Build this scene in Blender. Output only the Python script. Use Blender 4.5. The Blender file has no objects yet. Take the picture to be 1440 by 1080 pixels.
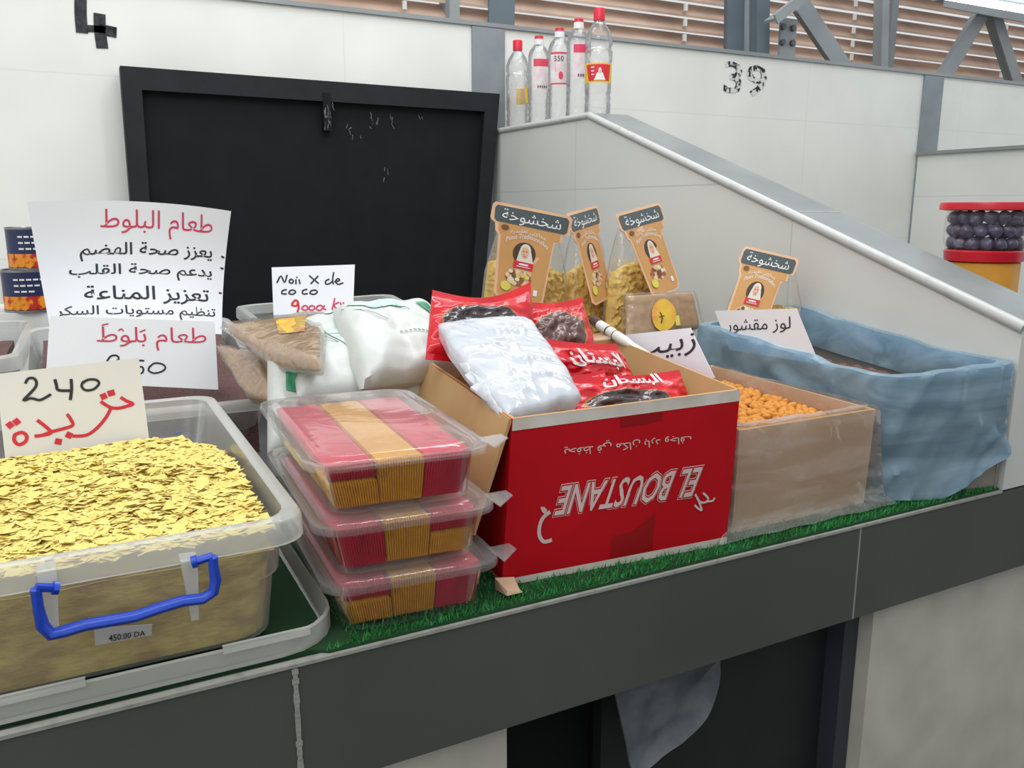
import bpy, bmesh, math, random
from mathutils import Vector, noise, Matrix
R = math.radians
CT = 0.9                                    # counter height above the floor; layout below is relative to the counter top
scene = bpy.context.scene
COL = scene.collection

# ------------------------------------------------------------------ camera, world, lights, exposure
FPX = 1176.0; PITCH = math.atan(247/1176.0); YAW = R(27.5); EYE = 0.55
cam_d = bpy.data.cameras.new('camera'); cam_d.sensor_width = 36; cam_d.lens = FPX/1440*36; cam_d.clip_start = .02
cam = bpy.data.objects.new('camera', cam_d); COL.objects.link(cam)
cam.location = (0, 0, CT+EYE); cam.rotation_euler = (R(90)-PITCH, 0, -YAW)
scene.camera = cam
world = bpy.data.worlds.new('daylight'); scene.world = world; world.use_nodes = True
bg = world.node_tree.nodes['Background']; bg.inputs[0].default_value = (.93, .97, 1, 1); bg.inputs[1].default_value = .78

def area(name, loc, aim, sx, sy, power, col=(1, 1, 1)):
    l = bpy.data.lights.new(name, 'AREA'); l.shape = 'RECTANGLE'; l.size = sx; l.size_y = sy; l.energy = power; l.color = col
    o = bpy.data.objects.new(name, l); COL.objects.link(o); o.location = loc
    o.rotation_euler = (Vector(aim)-Vector(loc)).to_track_quat('-Z', 'Y').to_euler()
    return o
area('roof_light_strip', (0.1, 0.5, 3.6), (0.6, 1.7, 0.9), 3.0, .14, 28, (.96, .98, 1))
area('roof_light_strip', (1.0, 2.1, 3.8), (0.9, 2.0, 0.9), 3.0, .14, 34, (.96, .98, 1))
area('roof_light_strip', (2.6, 2.6, 4.6), (2.4, 2.8, 0.9), 3.0, 1.0, 40, (.96, .98, 1))
area('hall_skylight', (-2.2, -1.2, 4.2), (1.0, 1.6, 1.0), 2.5, 2.5, 40, (1, .98, .95))
vs = scene.view_settings
vs.view_transform = 'Standard'; vs.look = 'None'; vs.exposure = 0.0; vs.gamma = 1.0; vs.use_curve_mapping = False
scene.cycles.transparent_max_bounces = 32
scene.cycles.max_bounces = 8

# ------------------------------------------------------------------ layout helper: sight line of an image point met with a plane
FW = Vector((math.sin(YAW)*math.cos(PITCH), math.cos(YAW)*math.cos(PITCH), -math.sin(PITCH)))
RT = Vector((math.cos(YAW), -math.sin(YAW), 0)); UP = RT.cross(FW); EY = Vector((0, 0, EYE))
def ray(x, y): return FW + RT*((x-720)/FPX) - UP*((y-540)/FPX)
def at(x, y, axis, val):
    d = ray(x, y); t = (val-EY['xyz'.index(axis)] if False else (val-EY[{'x':0,'y':1,'z':2}[axis]]))/d[{'x':0,'y':1,'z':2}[axis]]
    return EY + d*t
def V(*a): return Vector(a)

# ------------------------------------------------------------------ materials
def lin(c):
    def f(v):
        v /= 255.0
        return v/12.92 if v <= .04045 else ((v+.055)/1.055)**2.4
    return (f(c[0]), f(c[1]), f(c[2]), 1)
def newmat(name):
    m = bpy.data.materials.new(name); m.use_nodes = True
    nt = m.node_tree; nt.nodes.clear()
    out = nt.nodes.new('ShaderNodeOutputMaterial')
    return m, nt, out
def noise_fac(nt, scale, detail=3, coord='Object', lo=.35, hi=.65, stretch=None):
    tc = nt.nodes.new('ShaderNodeTexCoord'); n = nt.nodes.new('ShaderNodeTexNoise')
    n.inputs['Scale'].default_value = scale; n.inputs['Detail'].default_value = detail
    src = tc.outputs[coord]
    if stretch:
        mp = nt.nodes.new('ShaderNodeMapping'); mp.inputs['Scale'].default_value = stretch
        nt.links.new(src, mp.inputs['Vector']); src = mp.outputs[0]
    nt.links.new(src, n.inputs['Vector'])
    mr = nt.nodes.new('ShaderNodeMapRange'); mr.inputs[1].default_value = lo; mr.inputs[2].default_value = hi
    nt.links.new(n.outputs[0], mr.inputs[0])
    return mr.outputs[0], n
def solid(name, c, rough=.6, c2=None, scale=8, bump=0, bscale=60, metal=0, spec=.5, lo=.35, hi=.65, stretch=None, coat=0):
    m, nt, out = newmat(name)
    p = nt.nodes.new('ShaderNodeBsdfPrincipled'); nt.links.new(p.outputs[0], out.inputs[0])
    p.inputs['Roughness'].default_value = rough; p.inputs['Metallic'].default_value = metal
    p.inputs['Specular IOR Level'].default_value = spec; p.inputs['Coat Weight'].default_value = coat
    c2 = c2 or tuple(v*.93 for v in c)
    f, _ = noise_fac(nt, scale, lo=lo, hi=hi, stretch=stretch)
    mx = nt.nodes.new('ShaderNodeMix'); mx.data_type = 'RGBA'
    mx.inputs[6].default_value = lin(c); mx.inputs[7].default_value = lin(c2)
    nt.links.new(f, mx.inputs[0]); nt.links.new(mx.outputs[2], p.inputs['Base Color'])
    if bump:
        f2, _ = noise_fac(nt, bscale, lo=0, hi=1, stretch=stretch)
        b = nt.nodes.new('ShaderNodeBump'); b.inputs['Strength'].default_value = bump; b.inputs['Distance'].default_value = .004
        nt.links.new(f2, b.inputs['Height']); nt.links.new(b.outputs[0], p.inputs['Normal'])
    return m
def film(name, c, alpha=.2, gloss=1.0, rough=.12, bump=0, bscale=25, edge=.3, tint=(255, 255, 255), translucent=True, gcap=.38, streak=0, sscale=6):
    """thin clear or milky plastic: see-through, whiter at grazing angles, glossy"""
    m, nt, out = newmat(name); N = nt.nodes.new; L = nt.links.new
    tr = N('ShaderNodeBsdfTransparent'); tr.inputs[0].default_value = lin(tint)
    df = N('ShaderNodeBsdfDiffuse'); df.inputs[0].default_value = lin(c)
    body = df
    if translucent:
        tl = N('ShaderNodeBsdfTranslucent'); tl.inputs[0].default_value = lin(c)
        mb = N('ShaderNodeMixShader'); mb.inputs[0].default_value = .4; L(df.outputs[0], mb.inputs[1]); L(tl.outputs[0], mb.inputs[2]); body = mb
    lw = N('ShaderNodeLayerWeight'); lw.inputs[0].default_value = .35
    mr = N('ShaderNodeMapRange'); mr.inputs[3].default_value = alpha; mr.inputs[4].default_value = min(1, alpha+edge)
    L(lw.outputs['Facing'], mr.inputs[0])
    if streak:      # creased film is whiter along its folds
        tc = N('ShaderNodeTexCoord'); mp = N('ShaderNodeMapping'); mp.inputs['Rotation'].default_value = (0, R(38), 0); mp.inputs['Scale'].default_value = (.6, 2.2, 4.5)
        ns = N('ShaderNodeTexNoise'); ns.inputs['Scale'].default_value = sscale; ns.inputs['Detail'].default_value = 4; ns.inputs['Distortion'].default_value = .8
        L(tc.outputs['Object'], mp.inputs['Vector']); L(mp.outputs[0], ns.inputs['Vector'])
        m2_ = N('ShaderNodeMapRange'); m2_.inputs[1].default_value = .42; m2_.inputs[2].default_value = .75; m2_.inputs[4].default_value = streak; L(ns.outputs[0], m2_.inputs[0])
        ad = N('ShaderNodeMath'); ad.operation = 'ADD'; ad.use_clamp = True; L(mr.outputs[0], ad.inputs[0]); L(m2_.outputs[0], ad.inputs[1]); mr = ad
    m1 = N('ShaderNodeMixShader'); L(mr.outputs[0], m1.inputs[0]); L(tr.outputs[0], m1.inputs[1]); L(body.outputs[0], m1.inputs[2])
    gl = N('ShaderNodeBsdfGlossy'); gl.inputs['Roughness'].default_value = rough
    fr = N('ShaderNodeFresnel'); fr.inputs[0].default_value = 1.4
    mu = N('ShaderNodeMath'); mu.operation = 'MULTIPLY'; mu.inputs[1].default_value = gloss; L(fr.outputs[0], mu.inputs[0])
    mn = N('ShaderNodeMath'); mn.operation = 'MINIMUM'; mn.inputs[1].default_value = gcap; L(mu.outputs[0], mn.inputs[0]); mu = mn
    m2 = N('ShaderNodeMixShader'); L(mu.outputs[0], m2.inputs[0]); L(m1.outputs[0], m2.inputs[1]); L(gl.outputs[0], m2.inputs[2])
    L(m2.outputs[0], out.inputs[0])
    if bump:
        f2, n = noise_fac(nt, bscale, lo=0, hi=1); n.inputs['Distortion'].default_value = 1.5
        b = N('ShaderNodeBump'); b.inputs['Strength'].default_value = bump; b.inputs['Distance'].default_value = .007
        L(f2, b.inputs['Height']); L(b.outputs[0], gl.inputs['Normal']); L(b.outputs[0], fr.inputs['Normal'])
    return m
def tiled(name, c, grout, axes, cell, offset, width=.003, rough=.35, c2=None):
    """plain tiles with thin grout lines along world planes (axes e.g. 'xz')"""
    m, nt, out = newmat(name); N = nt.nodes.new; L = nt.links.new
    p = N('ShaderNodeBsdfPrincipled'); L(p.outputs[0], out.inputs[0]); p.inputs['Roughness'].default_value = rough
    g = N('ShaderNodeNewGeometry'); s = N('ShaderNodeSeparateXYZ'); L(g.outputs['Position'], s.inputs[0])
    facs = []
    for ax, ce, of in zip(axes, cell, offset):
        a = N('ShaderNodeMath'); a.operation = 'SUBTRACT'; a.inputs[1].default_value = of - ce/2; L(s.outputs['xyz'.index(ax)], a.inputs[0])
        b = N('ShaderNodeMath'); b.operation = 'FLOORED_MODULO'; b.inputs[1].default_value = ce; L(a.outputs[0], b.inputs[0])
        d = N('ShaderNodeMath'); d.operation = 'SUBTRACT'; d.inputs[1].default_value = ce/2; L(b.outputs[0], d.inputs[0])
        e = N('ShaderNodeMath'); e.operation = 'ABSOLUTE'; L(d.outputs[0], e.inputs[0])
        h = N('ShaderNodeMath'); h.operation = 'LESS_THAN'; h.inputs[1].default_value = width/2; L(e.outputs[0], h.inputs[0])
        facs.append(h)
    mxm = N('ShaderNodeMath'); mxm.operation = 'MAXIMUM'; L(facs[0].outputs[0], mxm.inputs[0]); L(facs[-1].outputs[0], mxm.inputs[1])
    f, _ = noise_fac(nt, 2.5)
    m0 = N('ShaderNodeMix'); m0.data_type = 'RGBA'; m0.inputs[6].default_value = lin(c); m0.inputs[7].default_value = lin(c2 or tuple(v*.96 for v in c)); L(f, m0.inputs[0])
    m1 = N('ShaderNodeMix'); m1.data_type = 'RGBA'; L(mxm.outputs[0], m1.inputs[0]); L(m0.outputs[2], m1.inputs[6]); m1.inputs[7].default_value = lin(grout)
    L(m1.outputs[2], p.inputs['Base Color'])
    return m
def emit(name, c, s):
    m, nt, out = newmat(name); e = nt.nodes.new('ShaderNodeEmission'); e.inputs[0].default_value = lin(c); e.inputs[1].default_value = s
    nt.links.new(e.outputs[0], out.inputs[0]); return m

M = dict(
    wall=tiled('white_wall_tile', (236, 236, 229), (222, 222, 216), 'xz', (1.2, .60), (3.38, CT+.985), .004, .4),
    part_tile=tiled('partition_tile', (217, 217, 211), (194, 194, 188), 'yz', (1.03, .625), (2.59, CT+.615), .004, .35, (209, 210, 204)),
    grey_paint=solid('grey_wall_strip', (140, 148, 152), .55, (130, 138, 142)),
    cap_tile=solid('grey_cap_tile', (136, 141, 140), .3, (122, 127, 126), 5),
    bead=solid('pale_edge_bead', (190, 191, 187), .35, (168, 168, 164), 30, lo=.55, hi=.8),
    fascia=tiled('dark_counter_tile', (84, 86, 83), (150, 148, 140), 'xx', (1.0, 1.0), (.195, .195), .004, .45, (76, 78, 75)),
    counter=solid('counter_top_tile', (96, 98, 96), .5),
    trim=solid('pale_edge_trim', (160, 160, 152), .4, (126, 126, 118), 40, lo=.5, hi=.8),
    pier=solid('white_pier', (205, 203, 190), .6, (190, 188, 176)),
    black=solid('black_hatch_paint', (30, 33, 37), .55, (24, 26, 29), 12, spec=.3),
    blackpanel=solid('black_hatch_sheet', (20, 21, 23), .7, (24, 25, 27), 9, spec=.2),
    scuff=solid('chalky_scuff', (120, 122, 122), .8, (50, 52, 54), 60),
    dark=solid('dark_cupboard_steel', (38, 39, 40), .5, (32, 33, 34)),
    darkframe=solid('slate_cupboard_frame', (58, 62, 70), .5),
    cloth=solid('grey_rubber_sheet', (108, 112, 116), .7, (80, 84, 90), 20, bump=.3),
    shade_wall=solid('shade_wall_grey', (110, 108, 104), .7),  # for the added wall that shades the counter front
    floor=solid('concrete_floor', (100, 98, 94), .7, (84, 82, 80), 4),
    turfbase=solid('turf_backing', (22, 66, 32), .9),
    blade=solid('turf_green', (34, 116, 52), .6, (58, 156, 78), 60),
    paper=solid('white_paper', (240, 242, 247), .8, (236, 238, 243), 3, spec=.2),
    paperg=solid('cream_card', (226, 226, 225), .8, (220, 220, 218), 3, spec=.2),
    inkk=solid('black_marker_ink', (44, 46, 52), .7), inkr=solid('red_marker_ink', (214, 44, 62), .7), inkp=solid('pink_red_ink', (214, 70, 100), .7),
    kraft=solid('kraft_board', (196, 160, 112), .8, (184, 148, 102), 6, spec=.2),
    kraft2=solid('pale_kraft_board', (222, 190, 158), .8, (210, 178, 146), 6, spec=.2),
    cartonred=solid('red_printed_board', (190, 14, 28), .6, (182, 12, 24), 4, spec=.2),
    cartondk=solid('dark_red_tape_patch', (160, 10, 20), .35),
    cartonwhite=solid('white_board_margin', (216, 210, 200), .7, (200, 190, 176), 20),
    print=solid('white_carton_print', (222, 200, 194), .6),
    packred=solid('red_foil_film', (214, 16, 34), .22, (190, 10, 26), 14, bump=.5, bscale=28, coat=.3),
    packwin=solid('dark_date_window', (66, 48, 50), .14, (40, 28, 30), 40, bump=1.0, bscale=55, coat=.8),
    packwin2=solid('brown_date_window', (104, 66, 60), .25, (84, 52, 48), 26, bump=.6, bscale=40, coat=.5),
    packgold=solid('gold_window_edge', (170, 120, 70), .4),
    packtext=solid('white_pack_lettering', (236, 220, 220), .5),
    poly=solid('milky_polythene', (204, 208, 214), .2, (190, 195, 202), 9, bump=.12, bscale=14, stretch=(1, 2.5, 1), coat=.6),
    wbag=solid('white_coated_bag', (206, 210, 205), .4, (198, 202, 197), 12, bump=.5, bscale=22),
    green=solid('green_bag_print', (70, 160, 120), .5), greenl=solid('pale_green_bag_print', (170, 205, 190), .5, (205, 225, 215), 45), greend=solid('dark_green_line', (60, 100, 90), .6),
    brownbag=solid('brown_spice_pack', (182, 148, 108), .4, (164, 130, 92), 60, bump=.1, bscale=50, coat=.4),
    mango=solid('yellow_fruit_label', (226, 196, 60), .4, (222, 150, 70), 26), mangospot=solid('dark_fruit_mark', (90, 70, 40), .5),
    pinkslab=solid('crimson_sweet', (206, 22, 60), .55, (188, 16, 50), 40, bump=.3, bscale=120),
    yelslab=solid('yellow_sweet', (216, 158, 30), .7, (204, 146, 24), 60, bump=.4, bscale=140),
    flake=solid('yellow_pasta_flake', (234, 214, 130), .8, (226, 203, 114), 30, spec=.15),
    flakebody=solid('packed_pasta_flakes', (220, 194, 104), .8, (178, 146, 72), 26, bump=.6, bscale=70, stretch=(1, 1, 2.2)),
    brownmeal=solid('brown_grain_meal', (112, 82, 78), .85, (92, 64, 60), 180, bump=.8, bscale=240),
    coconut=solid('shredded_coconut', (226, 226, 220), .85, (206, 206, 198), 120),
    raisin=solid('golden_raisin', (212, 144, 48), .6, (192, 118, 30), 60, bump=.5, bscale=200),
    almond=solid('brown_nut_fill', (126, 92, 82), .6, (98, 68, 60), 90, bump=.8, bscale=90),
    pasta=solid('golden_pasta_curls', (240, 210, 110), .6, (206, 164, 66), 60, bump=.5, bscale=110),
    cardtan=solid('tan_printed_card', (204, 154, 92), .35, (196, 144, 84), 8), cardedge=solid('peach_card_edge', (232, 186, 146), .4),
    slate=solid('slate_card_band', (74, 86, 88), .35), white=solid('white_ink', (238, 238, 234), .5),
    facedk=solid('portrait_ground', (74, 50, 44), .5), skin=solid('portrait_skin', (226, 176, 150), .6), scarf=solid('portrait_scarf', (226, 222, 200), .6),
    labelred=solid('red_label_ink', (216, 40, 52), .45), bowl=solid('printed_bowl', (150, 90, 50), .5, (228, 204, 160), 60, lo=.45, hi=.55),
    lime=solid('lime_yellow_ink', (220, 210, 90), .5), brownink=solid('brown_emblem_ink', (120, 78, 40), .5),
    bluepl=solid('blue_handle_plastic', (30, 72, 190), .3, (26, 66, 180)),
    sticker=solid('white_price_sticker', (214, 212, 206), .6), caps=solid('red_bottle_cap', (226, 30, 60), .4), capw=solid('white_cap_collar', (238, 236, 236), .4),
    yellowink=solid('yellow_label_ink', (242, 196, 40), .5), labelw=solid('white_bottle_label', (232, 226, 226), .5, (226, 200, 204), 30), labelpk=solid('pink_label_band', (230, 70, 100), .5),
    redlid=solid('red_tub_plastic', (204, 24, 44), .3), purple=solid('purple_wrapped_sweets', (74, 62, 92), .3, (120, 110, 130), 40, coat=.5), orange=solid('orange_tin', (226, 160, 60), .4),
    cannavy=solid('navy_tin_print', (36, 44, 84), .35), canfruit=solid('peach_tin_print', (236, 150, 30), .4, (190, 40, 30), 45, lo=.45, hi=.55), canmetal=solid('tin_metal', (150, 150, 150), .3, metal=.8),
    steel=solid('grey_painted_steel', (150, 155, 156), .5, (136, 141, 143), 3), steeld=solid('blue_grey_steel', (104, 116, 124), .5, (92, 104, 112), 3), bolt=solid('dull_bolt', (90, 94, 96), .5),
    louvre=solid('beige_louvre', (206, 178, 158), .6, (176, 148, 130), 3), clip=solid('white_louvre_clip', (240, 236, 230), .5), numink=solid('black_stencil_paint', (26, 26, 32), .7, (60, 60, 66), 50),
    stencil=solid('patchy_stencil_paint', (36, 36, 40), .7, (214, 214, 208), 34, lo=.47, hi=.53),
    penw=solid('marker_barrel', (226, 224, 216), .35), pencap=solid('marker_cap', (96, 72, 72), .2, metal=.5),
    whitebox=solid('white_foam_ledge', (228, 228, 222), .7), greyboard=solid('weathered_board', (150, 140, 128), .8),
    clear=film('clear_pet', (240, 244, 244), .015, 1.1, .08, edge=.07),
    lidclear=film('clear_pet_lid', (240, 238, 238), .12, 1.4, .1, bump=.15, bscale=12, edge=.22),
    milky=film('milky_polypropylene', (230, 234, 232), .18, 1.0, .2, edge=.45),
    milkyrim=film('milky_rim_plastic', (244, 246, 240), .45, 1.0, .2, edge=.3),
    traylid=film('clear_tub_lid', (206, 222, 220), .18, 1.2, .15, edge=.5),
    wrap=film('crinkled_clear_wrap', (244, 236, 230), .06, 1.8, .12, bump=1.0, bscale=13, edge=.12, gcap=.6, streak=.3, sscale=7),
    bagfilm=film('clear_pack_film', (244, 240, 230), .05, 1.3, .12, bump=.5, bscale=16, edge=.1),
    bluefilm=film('blue_polythene', (184, 212, 228), .34, 1.0, .26, bump=1.0, bscale=9, edge=.3, tint=(172, 212, 236), streak=.45, sscale=4),
    bottle=film('clear_bottle_plastic', (244, 246, 246), .06, 2.2, .06, bump=.25, bscale=40, edge=.3, gcap=.85),
    tube=emit('lamp_glow', (240, 248, 255), 6),
)

# ------------------------------------------------------------------ mesh helpers
class MB:
    def __init__(s): s.v = []; s.f = []; s.m = []; s.mats = []
    def mi(s, mat):
        if mat not in s.mats: s.mats.append(mat)
        return s.mats.index(mat)
    def add(s, vs, fs, mat):
        b = len(s.v); k = s.mi(mat)
        s.v += [Vector(v) for v in vs]
        for f in fs: s.f.append([b+i for i in f]); s.m.append(k)
    def box(s, lo, hi, mat):
        (a, b, c), (d, e, f) = lo, hi
        s.add([(a,b,c),(d,b,c),(d,e,c),(a,e,c),(a,b,f),(d,b,f),(d,e,f),(a,e,f)],
              [(3,2,1,0),(4,5,6,7),(0,1,5,4),(1,2,6,5),(2,3,7,6),(3,0,4,7)], mat)
    def hexa(s, p, mat):    # p: 8 points, bottom ring then top ring
        s.add(p, [(3,2,1,0),(4,5,6,7),(0,1,5,4),(1,2,6,5),(2,3,7,6),(3,0,4,7)], mat)
    def prism(s, ring, off, mat):
        n = len(ring); off = Vector(off)
        s.add(list(ring)+[Vector(p)+off for p in ring], [tuple(range(n))[::-1], tuple(range(n, 2*n))]+[(i, (i+1) % n, n+(i+1) % n, n+i) for i in range(n)], mat)
    def loft(s, rings, mat, cap0=True, cap1=True):
        n = len(rings[0]); vs = [p for r in rings for p in r]; fs = []
        for k in range(len(rings)-1):
            for i in range(n):
                j = (i+1) % n; fs.append((k*n+i, k*n+j, (k+1)*n+j, (k+1)*n+i))
        if cap0: fs.append(tuple(range(n))[::-1])
        if cap1: fs.append(tuple((len(rings)-1)*n+i for i in range(n)))
        s.add(vs, fs, mat)
    def tube(s, pts, rad, mat, n=10, flat=1.0, upv=None):
        pts = [Vector(p) for p in pts]; rings = []
        for i, p in enumerate(pts):
            t = (pts[min(i+1, len(pts)-1)]-pts[max(i-1, 0)]).normalized()
            a = (upv or Vector((0, 0, 1))); a = a-t*a.dot(t)
            if a.length < .05: a = Vector((1, 0, 0))-t*t.x
            a.normalize(); b = t.cross(a); r = rad[i] if isinstance(rad, (list, tuple)) else rad
            rings.append([p+a*(r*math.cos(q))+b*(r*flat*math.sin(q)) for q in [2*math.pi*k/n for k in range(n)]])
        s.loft(rings, mat)
    def lathe(s, prof, c, mat, n=28, a0=0, a1=2*math.pi, rfun=None):
        full = abs(a1-a0-2*math.pi) < 1e-6; k = n if full else n+1; c = Vector(c); vs = []; fs = []
        for r, z in prof:
            for i in range(k):
                q = a0+(a1-a0)*i/n; rr = r*(rfun(q, z) if rfun else 1)
                vs.append(c+Vector((rr*math.cos(q), rr*math.sin(q), z)))
        for j in range(len(prof)-1):
            for i in range(n):
                i2 = (i+1) % k; fs.append((j*k+i, j*k+i2, (j+1)*k+i2, (j+1)*k+i))
        s.add(vs, fs, mat)

def mesh_obj(name, mb, base, parent=None, smooth=True, sharp=45):
    me = bpy.data.meshes.new(name); me.from_pydata([v-base for v in mb.v], [], mb.f)
    for m in mb.mats: me.materials.append(m)
    for p, k in zip(me.polygons, mb.m): p.material_index = k; p.use_smooth = smooth
    me.update()
    bm = bmesh.new(); bm.from_mesh(me); bmesh.ops.recalc_face_normals(bm, faces=bm.faces)
    if smooth:
        for e in bm.edges:
            if len(e.link_faces) == 2 and e.calc_face_angle(0) > R(sharp): e.smooth = False
    bm.to_mesh(me); bm.free()
    o = bpy.data.objects.new(name, me); COL.objects.link(o)
    if parent: o.parent = parent
    return o
def tag(o, label=None, cat=None, group=None, kind=None):
    if label: o['label'] = label
    if cat: o['category'] = cat
    if group: o['group'] = group
    if kind: o['kind'] = kind
    return o
def base_of(mb):
    xs = [v.x for v in mb.v]; ys = [v.y for v in mb.v]; zs = [v.z for v in mb.v]
    return Vector(((min(xs)+max(xs))/2, (min(ys)+max(ys))/2, min(zs)))
def top(name, mb, label, cat, group=None, kind=None, smooth=True):
    """a thing that is one mesh"""
    b = base_of(mb); o = mesh_obj(name, mb, b, None, smooth); o.location = b+Vector((0, 0, CT))
    return tag(o, label, cat, group, kind)
def thing(name, base, label, cat, group=None, kind=None):
    o = bpy.data.objects.new(name, None); COL.objects.link(o); o.empty_display_size = .05
    o.location = Vector(base)+Vector((0, 0, CT)); o['base'] = list(base)
    return tag(o, label, cat, group, kind)
def part(name, mb, parent, label=None, kind=None, smooth=True):
    """a part given in layout coordinates"""
    root = parent
    while root.parent: root = root.parent
    o = mesh_obj(name, mb, Vector(root['base']), parent, smooth)
    if parent is not root: o.location = (0, 0, 0)
    return tag(o, label, kind=kind)
def struct(name, mb, smooth=False):
    b = base_of(mb); o = mesh_obj(name, mb, b, None, smooth); o.location = b+Vector((0, 0, CT)); o['kind'] = 'structure'; return o

# ------------------------------------------------------------------ surfaces, printing and lettering
def smoothn(p, s, seed=0): return noise.noise(Vector((p[0]*s+seed*7.3, p[1]*s+seed*3.1, p[2]*s-seed*5.7)))
class Surf:
    """a patch between four corners (top left, top right, bottom right, bottom left) with an optional bulge"""
    def __init__(s, tl, tr, br, bl, bulge=None):
        s.c = [Vector(p) for p in (tl, tr, br, bl)]
        s.n = ((s.c[1]-s.c[0])+(s.c[2]-s.c[3])).cross((s.c[0]-s.c[3])+(s.c[1]-s.c[2])).normalized()
        s.bulge = bulge
    def flat(s, u, v):
        a, b, c, d = s.c
        return (a*(1-u)+b*u)*(1-v)+(d*(1-u)+c*u)*v
    def P(s, u, v, e=0):
        return s.flat(u, v)+s.n*((s.bulge(u, v) if s.bulge else 0)+e)
    def uv(s, px, py):
        """patch coordinates of an image point"""
        d = ray(px, py); k = (s.c[0]-EY).dot(s.n)/d.dot(s.n); p = EY+d*k; u = v = .5
        for _ in range(12):
            q = s.flat(u, v)-p; a, b, c, dd = s.c
            du = (b-a)*(1-v)+(c-dd)*v; dv = (dd-a)*(1-u)+(c-b)*u
            A, B, D = du.dot(du), du.dot(dv), dv.dot(dv); e, f = -q.dot(du), -q.dot(dv); det = A*D-B*B
            u += (e*D-B*f)/det; v += (A*f-B*e)/det
        return u, v
def quad(pts, axis=None, vals=None):
    """four image points met with planes: vals one number or four"""
    vals = vals if isinstance(vals, (list, tuple)) else [vals]*4
    axes = axis if len(axis) == 4 else axis*4
    return [at(p[0], p[1], a, w) for p, a, w in zip(pts, axes, vals)]
def poly(mb, S, pts, mat, e=.0006):
    mb.add([S.P(u, v, e) for u, v in pts], [tuple(range(len(pts)))], mat)
def ell(mb, S, cu, cv, ru, rv, mat, e=.0006, n=20):
    poly(mb, S, [(cu+ru*math.cos(2*math.pi*k/n), cv+rv*math.sin(2*math.pi*k/n)) for k in range(n)], mat, e)
def rect(mb, S, u0, v0, u1, v1, mat, e=.0006): poly(mb, S, [(u0, v0), (u1, v0), (u1, v1), (u0, v1)], mat, e)
def stroke(mb, S, uvs, w, mat, e=.0007, sub=3):
    """a pen line of width w (metres) over a patch; Catmull-Rom through the points"""
    P = [S.P(u, v, e) for u, v in uvs]; Q = []
    if len(P) == 2: Q = P
    else:
        for i in range(len(P)-1):
            p0, p1, p2, p3 = P[max(i-1, 0)], P[i], P[i+1], P[min(i+2, len(P)-1)]
            for k in range(sub):
                t = k/sub; Q.append(.5*((2*p1)+(p2-p0)*t+(2*p0-5*p1+4*p2-p3)*t*t+(3*p1-p0-3*p2+p3)*t**3))
        Q.append(P[-1])
    vs = []; fs = []
    for i, p in enumerate(Q):
        t = Q[min(i+1, len(Q)-1)]-Q[max(i-1, 0)]
        if t.length < 1e-7: t = Vector((1, 0, 0))
        t.normalize(); b = S.n.cross(t)*(w/2); ext = t*(w*.3)*(-1 if i == 0 else 1 if i == len(Q)-1 else 0)
        vs += [p+ext+b, p+ext-b]
    for i in range(len(Q)-1): fs.append((2*i, 2*i+1, 2*i+3, 2*i+2))
    mb.add(vs, fs, mat)
def pxstrokes(mb, S, txt, w, mat, sc=3.0, ox=0, oy=270, e=.0008):
    """pen lines noted as image positions on an enlarged crop: 'x,y x,y / x,y ...'"""
    for part_ in txt.split('/'):
        pts = [tuple(float(a) for a in t.split(',')) for t in part_.split()]
        uv = [S.uv(ox+x/sc, oy+y/sc) for x, y in pts]
        if len(uv) == 1: uv = [uv[0], (uv[0][0]+.004, uv[0][1])]
        stroke(mb, S, uv, w, mat, e)
AR = {'ا': (0xFE8D, 0xFE8E, 0, 0), 'ب': (0xFE8F, 0xFE90, 0xFE91, 0xFE92), 'ة': (0xFE93, 0xFE94, 0, 0), 'ت': (0xFE95, 0xFE96, 0xFE97, 0xFE98),
      'ج': (0xFE9D, 0xFE9E, 0xFE9F, 0xFEA0), 'ح': (0xFEA1, 0xFEA2, 0xFEA3, 0xFEA4), 'خ': (0xFEA5, 0xFEA6, 0xFEA7, 0xFEA8), 'د': (0xFEA9, 0xFEAA, 0, 0),
      'ر': (0xFEAD, 0xFEAE, 0, 0), 'ز': (0xFEAF, 0xFEB0, 0, 0), 'س': (0xFEB1, 0xFEB2, 0xFEB3, 0xFEB4), 'ش': (0xFEB5, 0xFEB6, 0xFEB7, 0xFEB8),
      'ص': (0xFEB9, 0xFEBA, 0xFEBB, 0xFEBC), 'ض': (0xFEBD, 0xFEBE, 0xFEBF, 0xFEC0), 'ط': (0xFEC1, 0xFEC2, 0xFEC3, 0xFEC4), 'ظ': (0xFEC5, 0xFEC6, 0xFEC7, 0xFEC8),
      'ع': (0xFEC9, 0xFECA, 0xFECB, 0xFECC), 'ف': (0xFED1, 0xFED2, 0xFED3, 0xFED4), 'ق': (0xFED5, 0xFED6, 0xFED7, 0xFED8), 'ك': (0xFED9, 0xFEDA, 0xFEDB, 0xFEDC),
      'ل': (0xFEDD, 0xFEDE, 0xFEDF, 0xFEE0), 'م': (0xFEE1, 0xFEE2, 0xFEE3, 0xFEE4), 'ن': (0xFEE5, 0xFEE6, 0xFEE7, 0xFEE8), 'ه': (0xFEE9, 0xFEEA, 0xFEEB, 0xFEEC),
      'و': (0xFEED, 0xFEEE, 0, 0), 'ي': (0xFEF1, 0xFEF2, 0xFEF3, 0xFEF4)}
def arabic(s):
    out = []
    for i, ch in enumerate(s):
        if ch not in AR: out.append(ch); continue
        a = AR[ch]; prev = i > 0 and s[i-1] in AR and AR[s[i-1]][2]; nxt = i+1 < len(s) and s[i+1] in AR and a[2]
        out.append(chr(a[3] if prev and nxt else a[1] if prev else a[2] if nxt else a[0]))
    return ''.join(reversed(out))
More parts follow.
